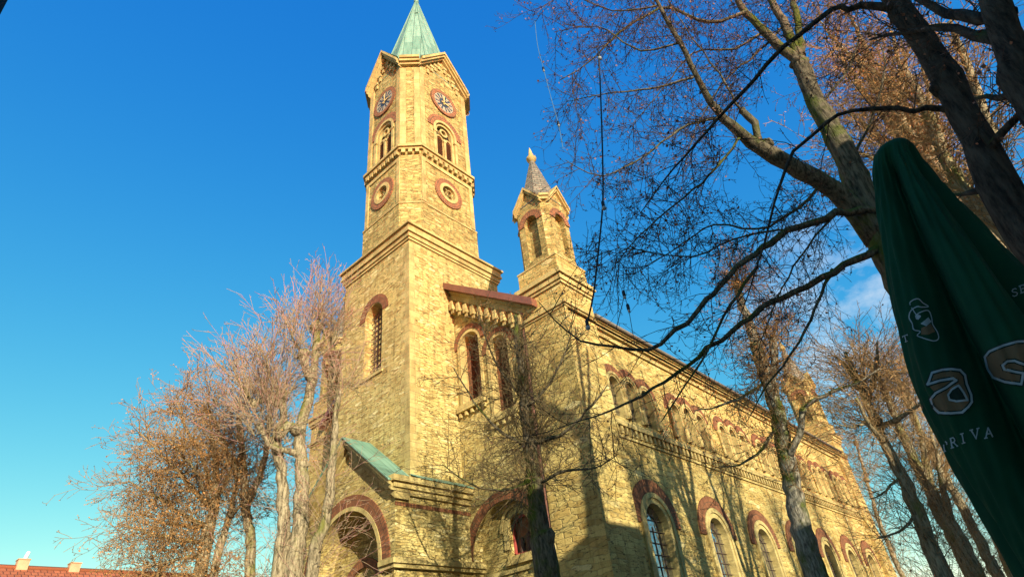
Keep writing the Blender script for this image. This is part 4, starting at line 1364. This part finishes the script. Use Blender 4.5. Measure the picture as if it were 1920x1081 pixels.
for pth, a, k in ((E1, .3, 3.5), (E2, .3, 3.0), (E3, .3, 5.0)): T.along(pth, a, 1, k*1.3, (.8, 2.6), .011, FANS, V((0, 0, .35)))
T.done('linden_tree', None, 'three-stemmed pollarded linden with upright reddish shoots beside the porch')

# slimmer pollard behind it
T = Tree(BARK_PALE, TWIG_RED, LEAF_ORANGE)
f0 = at(470, 1000, 24)
F1 = T.limb([V((f0.x, f0.y, -.1)), at(468, 1075, 24), at(462, 960, 24), at(455, 860, 24), at(448, 780, 24)], [.2, .18, .155, .125, .09], 10)
F2 = T.limb([at(462, 950, 24), at(490, 880, 23.8), at(505, 800, 23.6), at(500, 730, 23.6)], [.15, .12, .1, .08], 8)
F3 = T.limb([at(458, 900, 24), at(425, 850, 24.2), at(400, 780, 24.3)], [.13, .1, .08], 8)
for p, n, ln in (((448, 780, 24), 40, (1.6, 3.4)), ((500, 730, 23.6), 30, (1.4, 3.0)), ((400, 780, 24.3), 32, (1.4, 2.8)), ((428, 845, 24.2), 26, (1.4, 3)), ((490, 880, 23.8), 20, (1.2, 2.6))):
    T.burst(at(*p), int(n*.95), (ln[0]*.8, ln[1]*1.0), .0125, SHOOT, .75, 1.0, scatter=.35)
for pth in (F1, F2, F3): T.along(pth, .3, 1, 9, (.9, 2.2), .012, FANS, V((0, 0, .3)))
T.done('linden_tree', None, 'slender pollard with pinkish shoots between the orange tree and the three-stemmed one')

# round orange-brown tree at the far left
T = Tree(BARK_PALE, TWIG_TAN, LEAF_ORANGE)
g0 = at(388, 1008, 24.5)
H1 = T.limb([V((g0.x, g0.y, -.1)), at(374, 1075, 24.5), at(388, 1005, 24.5), at(404, 940, 24.5), at(405, 880, 24.5), at(395, 820, 24.5)], [.25, .235, .21, .17, .12, .06], 12)
H2 = T.limb([V((g0.x+.5, g0.y-.3, -.1)), at(402, 1078, 24.3), at(427, 980, 24.3), at(440, 920, 24.3), at(445, 860, 24.2)], [.16, .14, .12, .09, .05], 10)
hl = []
for pts, r0 in (([(392, 990, 24.5), (340, 960, 24.5), (290, 930, 24.6), (240, 900, 24.8)], .10),
                ([(398, 960, 24.5), (350, 900, 24.3), (300, 850, 24.2), (260, 810, 24.2)], .10),
                ([(404, 930, 24.5), (375, 850, 24.7), (345, 790, 24.8), (330, 740, 24.9)], .10),
                ([(405, 900, 24.5), (400, 820, 24.3), (390, 750, 24.2)], .09),
                ([(385, 1015, 24.5), (330, 1010, 24.2), (280, 1000, 24), (235, 985, 23.9)], .09),
                ([(395, 985, 24.5), (345, 985, 25), (300, 975, 25.4), (260, 960, 25.6)], .08),
                ([(404, 935, 24.5), (440, 870, 24.2), (460, 820, 24.1)], .08),
                ([(430, 975, 24.3), (465, 930, 24), (490, 900, 24)], .07),
                ([(380, 1040, 24.5), (330, 1050, 24), (270, 1060, 23.7)], .08),
                ([(398, 960, 24.5), (370, 890, 23.6), (340, 850, 23), (310, 820, 22.6)], .08)):
    n = len(pts)
    hl.append(T.limb([at(*p) for p in pts], [r0*(1-.8*i/(n-1)) for i in range(n)], 7, .05))
for pth in hl: T.along(pth, .12, 1, 17, (.9, 2.4), .013, BUSHY)
for pth in (H1, H2): T.along(pth, .35, 1, 12, (.8, 2.0), .013, BUSHY)
T.done('linden_tree', None, 'round orange-brown linden at the far left above the red tiled roof')

# trees beyond the nave on the right
def right_tree(pts, rad, t, label, knots, bm=BARK_PALE, tw=TWIG_TAN, side=None):
    T = Tree(bm, tw, LEAF_BROWN)
    P = [at(x, y, t) for x, y in pts]
    tr = T.limb([V((P[0].x, P[0].y, -.1))]+P, [rad[0]*1.1]+rad, 12, .04)
    for x, y, n, ln in knots:
        T.knob(at(x, y, t), .18)
        T.burst(at(x, y, t), n, ln, .0115, SHOOT, .6, 1.1, scatter=.3)
    T.along(tr, .25, 1, 13, (1.0, 2.8), .0115, FANS, V((0, 0, .3)))
    for q, r0 in (side or []):
        n = len(q)
        sl = T.limb([at(x, y, t+dt) for x, y, dt in q], [r0*(1-.75*i/(n-1)) for i in range(n)], 8)
        T.along(sl, .1, 1, 9, (.7, 2.0), .011, FANS, V((0, 0, .25)))
    return T.done('linden_tree', None, label)
right_tree([(1765, 1075), (1740, 1012), (1708, 932), (1682, 872), (1642, 792), (1612, 722), (1585, 660)], [.22, .20, .175, .155, .13, .10, .05], 20.6,
           'straight slim trunk just right of the church with pale shoots at its top', [(1612, 722, 30, (1.2, 3.0)), (1642, 792, 18, (1.0, 2.4))],
           side=[([(1650, 800, 0), (1700, 775, -.6), (1745, 740, -1)], .10), ([(1612, 722, 0), (1590, 690, .3), (1560, 665, .6)], .11), ([(1625, 755, 0), (1640, 700, -.3), (1645, 640, -.5)], .12), ([(1660, 830, 0), (1630, 800, -.5), (1605, 745, -.8)], .12), ([(1640, 790, 0), (1600, 800, -.5), (1560, 790, -.8)], .05), ([(1690, 890, 0), (1660, 920, -.6), (1630, 935, -1)], .05), ([(1720, 960, 0), (1680, 1000, -.6), (1640, 1010, -1)], .05)])
right_tree([(1832, 1081), (1783, 990), (1738, 908), (1702, 835), (1662, 745), (1640, 690)], [.31, .27, .20, .15, .10, .07], 26,
           'stout sunlit trunk left of the parasol, dark below, with several upright stems', [(1738, 905, 24, (1.4, 3.2)), (1662, 745, 30, (1.4, 3.4)), (1640, 690, 26, (1.2, 3.0))],
           side=[([(1745, 915, 0), (1735, 860, .3), (1722, 800, .5), (1700, 730, .8)], .16), ([(1790, 1000, 0), (1770, 920, -.4), (1758, 860, -.6), (1745, 800, -.8)], .15)])
right_tree([(1850, 1040), (1791, 926), (1742, 840), (1702, 758), (1680, 700)], [.2, .16, .14, .11, .07], 31,
           'thin pale trunk half hidden behind the lower edge of the parasol', [(1742, 840, 20, (1.4, 3.0)), (1690, 730, 34, (1.6, 3.6))],
           side=[([(1770, 890, 0), (1790, 800, 0), (1800, 720, 0)], .1)])
right_tree([(1900, 1081), (1850, 960), (1800, 860), (1760, 780), (1720, 700)], [.22, .18, .15, .12, .08], 38,
           'farthest bare tree rising behind the parasol on the right', [(1760, 780, 30, (2, 4)), (1720, 700, 30, (2, 4.2))])
right_tree([(1690, 1075), (1650, 980), (1625, 900), (1605, 830)], [.16, .13, .1, .06], 48,
           'small distant bare tree low at the far corner of the church', [(1625, 900, 24, (1.6, 3.4)), (1605, 830, 24, (1.6, 3.4))])
def stemmed(x, y, zf, stems, label):
    T = Tree(BARK_PALE, TWIG_TAN, LEAF_ORANGE)
    T.limb([V((x, y, -.1)), V((x+.03, y, 3)), V((x-.03, y, 7)), V((x, y, zf))], [.40, .34, .29, .26], 12)
    for dx, dy, zt, r in stems:
        p = T.limb([V((x, y, zf-.2)), V((x+dx*.45, y+dy*.45, zf+(zt-zf)*.35)), V((x+dx*.8, y+dy*.8, zf+(zt-zf)*.7)), V((x+dx, y+dy, zt))], [r, r*.85, r*.65, r*.4], 9)
        T.along(p, .35, 1, 5, (.8, 2.2), .013, BUSHY)
        for k in range(3):
            i = int(len(p[0])*(.35+.2*k)); b = p[0][i]; d = V((rnd.uniform(-1, 1), rnd.uniform(-1, 1), 1.2)).normalized()
            q = T.limb([b, b+d*.9, b+d*1.6+V((0, 0, .35)), b+d*2.1+V((0, 0, .9))], [r*.5, r*.4, r*.3, r*.15], 7)
            T.along(q, .2, 1, 5, (.6, 1.7), .012, BUSHY)
    T.done('linden_tree', None, label)
stemmed(18.3, -1.6, 11.6, [(-1.7, .2, 16.6, .20), (.25, -.3, 17.2, .19), (1.7, .3, 16.4, .17), (-.6, .5, 17, .14)], 'many-stemmed linden whose brown crown shows just above the parasol tip')
stemmed(22.2, -2.0, 9.5, [(-1.4, .2, 16.0, .19), (.4, .2, 16.6, .18), (1.8, -.2, 15.6, .16)], 'farther many-stemmed linden hidden mostly behind the parasol')
# low orange hedge-like tree before the roof
T = Tree(BARK_PALE, TWIG_TAN, LEAF_ORANGE)
b0 = at(300, 1075, 27)
h1 = T.limb([V((b0.x, b0.y, -.1)), V((b0.x, b0.y, 4)), at(300, 1075, 27), at(298, 1050, 27)], [.16, .12, .09, .05], 8)
T.along(h1, .35, 1, 16, (.8, 2.0), .014, BUSHY)
T.done('beech_tree', None, 'low beech with golden brown leaves in front of the red roof end')

# ------------------------------------------------------------------ string lights
def bulb(par, p, r=.035, hang=True):
    m = MB(); m.tube([p+V((0, 0, .07)), p+V((0, 0, .05)), p+V((0, 0, -.02)), p+V((0, 0, -.03))], [.012, .024, .024, .02], 10, True)
    s_ = m.build('socket', CABLE, par)
    m = MB(); m.tube([p+V((0, 0, -.03-r*k)) for k in (0, .4, 1.0, 1.6, 2.0)], [.018, r*.8, r, r*.8, .006], 10, True)
    m.build('bulb', BULB, par)
def cable(label, pts, r, m_, bulbs, rb=.035):
    o = empty('string_light'); tag(o, label, 'string light', 'string lights hung between the trees')
    P, R2 = smooth_path([at(*p) for p in pts], [r]*len(pts), .12)
    m = MB(); m.tube(P, R2, 6); m.build('cable', m_, o)
    for b in bulbs: bulb(o, at(*b), rb)
    return o
cable('black string light cable with two bulbs hanging in front of the corner turret', [(1120, 92, 6.3), (1123, 105, 6.3), (1127, 200, 6.35), (1130, 300, 6.45), (1130, 383, 6.55), (1122, 470, 6.7), (1113, 550, 6.9), (1101, 606, 7.1)], .013, CABLE, [(1131, 384, 6.55), (1101, 607, 7.1), (1123, 105, 6.3)])
cable('thin pale string light cable at the left fringe of the twigs', [(1003, 40, 7.2), (1008, 85, 7.2), (1018, 125, 7.2), (1035, 190, 7.25), (1047, 232, 7.3), (1056, 280, 7.3)], .005, CABLEP, [(1019, 130, 7.2), (1047, 232, 7.3)], .022)
cable('short dangling string light with two small bulbs above the nave roof', [(1168, 500, 7.3), (1170, 552, 7.3), (1163, 585, 7.3), (1155, 617, 7.3)], .006, CABLE, [(1170, 552, 7.3)], .022)
cable('thin string light wire dropping onto the nave eaves', [(1170, 552, 7.3), (1178, 577, 7.35), (1184, 610, 7.4), (1190, 645, 7.4)], .005, CABLE, [(1178, 577, 7.35)], .022)

# dark edge in the top left corner, taken for an awning; pole is added
sl = empty('awning_edge'); tag(sl, 'dark edge, taken for an awning, just cut by the top left corner', 'awning')
hp = at(-14, -8, 3.2)
pole = V((hp.x-1.6, hp.y+.5, 0))
m = MB(); m.tube([pole, pole+V((0, 0, 3)), V((pole.x, pole.y, hp.z+.1)), V((pole.x+.3, pole.y-.1, hp.z+.35)), hp+V((-.1, .02, .22))], [.06, .05, .04, .035, .03], 10, True)
m.build('pole', CABLE, sl)  # unseen pole added only to hold the dark edge up
m = MB()
q = [at(18, -6, 3.2), at(-3, 34, 3.2), at(-60, 20, 3.2), at(-50, -50, 3.2)]
m.hexa(q, [v+V((-.05, .12, .10)) for v in q])
m.build('awning_slab', CABLE, sl)

# ------------------------------------------------------------------ closed parasol
par = empty('parasol')
tag(par, 'closed dark green parasol with printed lettering at the right edge', 'parasol')
AX = at(1672, 275, 2.43)
EL = V((.0535, .9986, 0))
def prof(z):
    tab = [(1.28, -.20, .13), (1.5, -.20, .155), (1.74, -.175, .182), (2.08, -.145, .238), (2.28, -.125, .262), (2.4, -.115, .249), (2.6, -.094, .220), (2.82, -.075, .176), (3.05, -.052, .126), (3.2, -.030, .096), (3.265, -.012, .080), (3.29, -.004, .062), (3.302, 0, .036), (3.306, 0, .004)]
    for (a, c, r), (b, c2, r3) in zip(tab, tab[1:]):
        if z <= b:
            t = max(0, (z-a)/(b-a)); return -(c+(c2-c)*t), r+(r3-r)*t
    return 0, .004
NT, NZ = 240, 80
m = MB()
idx = []
zs = [1.28+(3.306-1.28)*(1-(1-i/NZ)**1.9) for i in range(NZ+1)]
view = math.atan2(-AX.y, -AX.x)
for i, z in enumerate(zs):
    off, r = prof(z)
    dep = min(.60*r, max(0, (3.28-z)*.42))
    for k in range(NT):
        th = 2*math.pi*k/NT
        ph = ((th-view)/(2*math.pi)*5 - .05 + .10*math.sin(z*3.0)) % 1.0
        p = ph**1.15
        va = p/.085 if p < .22 else (1-p)/.30
        s_ = 1-math.exp(-va*va)
        s_ = s_*(.86+.14*math.sin(math.pi*p))
        rr = r*(1-.02) - dep*(1-s_) + (.0035*math.sin(th*23+z*9) + .003*math.sin(th*41-z*17+2*math.sin(z*5)))*min(1, dep*20)
        rr = max(.003, rr)
        m.v.append(V((AX.x, AX.y, z)) + EL*off*1.0 + V((math.cos(th)*rr, math.sin(th)*rr, 0)))
for i in range(NZ):
    for k in range(NT):
        a, b = i*NT+k, i*NT+(k+1) % NT
        m.f.append((a, b, b+NT, a+NT)); m.uv += [(k/NT, zs[i])]*4; m.sm.append(True)
bv = BVHTree.FromPolygons(m.v, m.f)
canopy = m.build('canopy', CLOTH, par)
m = MB()
pc = V((AX.x, AX.y, 0)) + EL*.2
m.tube([pc, pc+V((0, 0, 1.6))], [.03, .03], 14, True); m.build('pole', STEEL, par)
m = MB(); m.tube([pc+V((0, 0, z)) for z in (.006, .09, .10)], [.34, .34, .30], 24, True); m.build('base', CONCRETE, par)
def on_cloth(x, y, lift):
    d = ray(x, y).normalized()
    h = bv.ray_cast(EYE, d)
    if h[0] is None: return None
    n = h[1] if h[1].dot(d) < 0 else -h[1]
    return h[0] + n*lift
def decal(mb, poly, lift, cell=4.0):
    # fill a traced outline with small faces lying on the cloth
    bm = bmesh.new()
    vs = [bm.verts.new((x, y, 0)) for x, y in poly]
    bm.faces.new(vs)
    bmesh.ops.triangulate(bm, faces=bm.faces[:])
    for _ in range(5):
        es = [e for e in bm.edges if e.calc_length() > cell]
        if not es: break
        bmesh.ops.subdivide_edges(bm, edges=es, cuts=1)
        bmesh.ops.triangulate(bm, faces=bm.faces[:])
    for f in bm.faces:
        pts = [on_cloth(v.co.x, v.co.y, lift) for v in f.verts]
        if any(p is None for p in pts): continue
        if max((pts[i]-pts[j]).length for i in range(3) for j in range(i)) > .05: continue
        mb.poly(pts, [(0, 0)]*3)
    bm.free()
def stroke(mb, line, wpx, lift):
    for (x0, y0), (x1, y1) in zip(line, line[1:]):
        L = math.hypot(x1-x0, y1-y0)
        if L < .01: continue
        nx, ny = -(y1-y0)/L*wpx/2, (x1-x0)/L*wpx/2
        ex, ey = (x1-x0)/L*wpx*.3, (y1-y0)/L*wpx*.3
        n = max(1, int(L/4))
        for k in range(n):
            a, b = k/n, (k+1)/n
            q = []
            for t, s_ in ((a, 1), (a, -1), (b, -1), (b, 1)):
                e = -1 if (k == 0 and t == a) else 1 if (k == n-1 and t == b) else 0
                q.append(on_cloth(x0+(x1-x0)*t+nx*s_+ex*e, y0+(y1-y0)*t+ny*s_+ey*e, lift))
            if any(p is None for p in q): continue
            if max((q[i]-q[j]).length for i in range(4) for j in range(i)) > .05: continue
            mb.poly(q, [(0, 0)]*4)
def zz(pts): return [(1640+x/3.0036, 540+y/3.0) for x, y in pts]
def cm(pts, n=5):                  # rounded outline through points
    o = []
    N = len(pts)
    for i in range(N):
        p0, p1, p2, p3 = [V((*pts[(i+k-1) % N], 0)) for k in range(4)]
        for j in range(n):
            t = j/n
            v = .5*((2*p1)+(p2-p0)*t+(2*p0-5*p1+4*p2-p3)*t*t+(3*p1-p0-3*p2+p3)*t**3)
            o.append((v.x, v.y))
    return o
fills, whites, darks = MB(), MB(), MB()
letter_a = zz([(326, 476), (380, 460), (430, 456), (478, 462), (505, 490), (515, 540), (540, 600), (545, 640), (525, 668), (495, 698), (430, 703), (365, 698), (330, 662), (318, 622), (345, 590), (400, 560), (458, 520), (440, 508), (370, 520), (300, 542)])
a_hole = zz([(470, 548), (500, 590), (520, 630), (460, 636), (420, 628), (412, 600), (432, 572)])
letter_r = zz([(626, 385), (650, 355), (720, 325), (800, 302), (880, 300), (880, 420), (838, 428), (790, 408), (745, 412), (725, 432), (735, 455), (780, 468), (838, 478), (828, 540), (740, 525), (672, 500), (640, 450)])
letter_b = zz([(140, 490), (165, 505), (172, 545), (166, 600), (215, 615), (262, 642), (276, 672), (262, 705), (245, 745), (200, 690), (160, 600)])
for L in (letter_a, letter_r, letter_b):
    decal(fills, L, .0016)
    stroke(darks, L+[L[0]], 9, .0022)  # dark printed border along each letter
    stroke(whites, L+[L[0]], 4.2, .0030)
decal(darks, a_hole, .0022)
stroke(whites, a_hole+[a_hole[0]], 3.6, .0032)
# small capitals: strokes with serifs in a local letter box
GL = {'P': [[(.15, 0), (.15, 1)], [(.15, 1), (.55, 1), (.72, .85), (.72, .65), (.55, .5), (.15, .5)], [(0, 0), (.32, 0)], [(0, 1), (.2, 1)]],
      'R': [[(.15, 0), (.15, 1)], [(.15, 1), (.55, 1), (.7, .85), (.7, .68), (.55, .52), (.15, .52)], [(.42, .52), (.85, 0)], [(0, 0), (.3, 0)], [(.75, 0), (.95, 0)]],
      'I': [[(.3, 0), (.3, 1)], [(.12, 0), (.48, 0)], [(.12, 1), (.48, 1)]],
      'V': [[(.05, 1), (.42, 0)], [(.42, 0), (.8, 1)], [(-.08, 1), (.22, 1)], [(.65, 1), (.95, 1)]],
      'A': [[(.05, 0), (.42, 1)], [(.42, 1), (.8, 0)], [(.2, .38), (.64, .38)], [(-.08, 0), (.2, 0)]],
      'T': [[(.4, 0), (.4, 1)], [(.02, .85), (.02, 1), (.8, 1), (.8, .85)], [(.22, 0), (.58, 0)]],
      'S': [[(.65, .85), (.5, 1), (.22, .98), (.1, .8), (.2, .62), (.55, .42), (.66, .22), (.52, .02), (.22, 0), (.06, .18)]],
      'E': [[(.12, 0), (.12, 1)], [(.0, 1), (.62, 1), (.62, .84)], [(.12, .52), (.48, .52)], [(.0, 0), (.64, 0), (.66, .18)]]}
def word(txt, pos, w_):
    for chh, (bx, by, ax, ay, ux, uy) in zip(txt, pos):
        for ln in GL[chh]:
            stroke(whites, [(bx+ax*u+ux*v, by+ay*u+uy*v) for u, v in ln], w_, .0030)
word('PRIVA', [(1771, 846, 11, -4, -3, -17), (1785, 839, 13, -4.5, -4, -17), (1803, 831, 15, -4.5, -4, -17), (1823, 824, 16, -4, -3, -18), (1848, 821, 15, -3, -3, -18)], 2.4)
word('IT', [(1685, 649, 10, -5, -3, -11), (1696, 642, 12, -5, -3, -11)], 1.6)
word('SE', [(1899, 557, 15, -6, -3, -13), (1914, 550, 14, -5, -3, -13)], 2.0)
# crest with scrolled outline
crest = zz(cm([(200, 95), (215, 70), (245, 62), (270, 85), (300, 105), (262, 108), (240, 105), (205, 128), (196, 165), (212, 200), (222, 235), (258, 245), (240, 268), (280, 282), (330, 298), (358, 285), (352, 250), (325, 205), (318, 165), (300, 128), (262, 135), (232, 158), (250, 172)], 4))
stroke(whites, crest, 2.0, .0026)
decal(fills, zz([(265, 225), (315, 200), (340, 245), (300, 262), (262, 262)]), .0016)
decal(whites, zz([(262, 200), (300, 165), (318, 190), (290, 215)]), .0026)
decal(whites, zz(cm([(230, 162), (245, 150), (262, 158), (250, 176), (236, 176)], 3)), .0026)
fills.build('lettering_fill', PRINT_T, par); whites.build('lettering_outline', PRINT_W, par); darks.build('lettering_dark_border', PRINT_K, par)
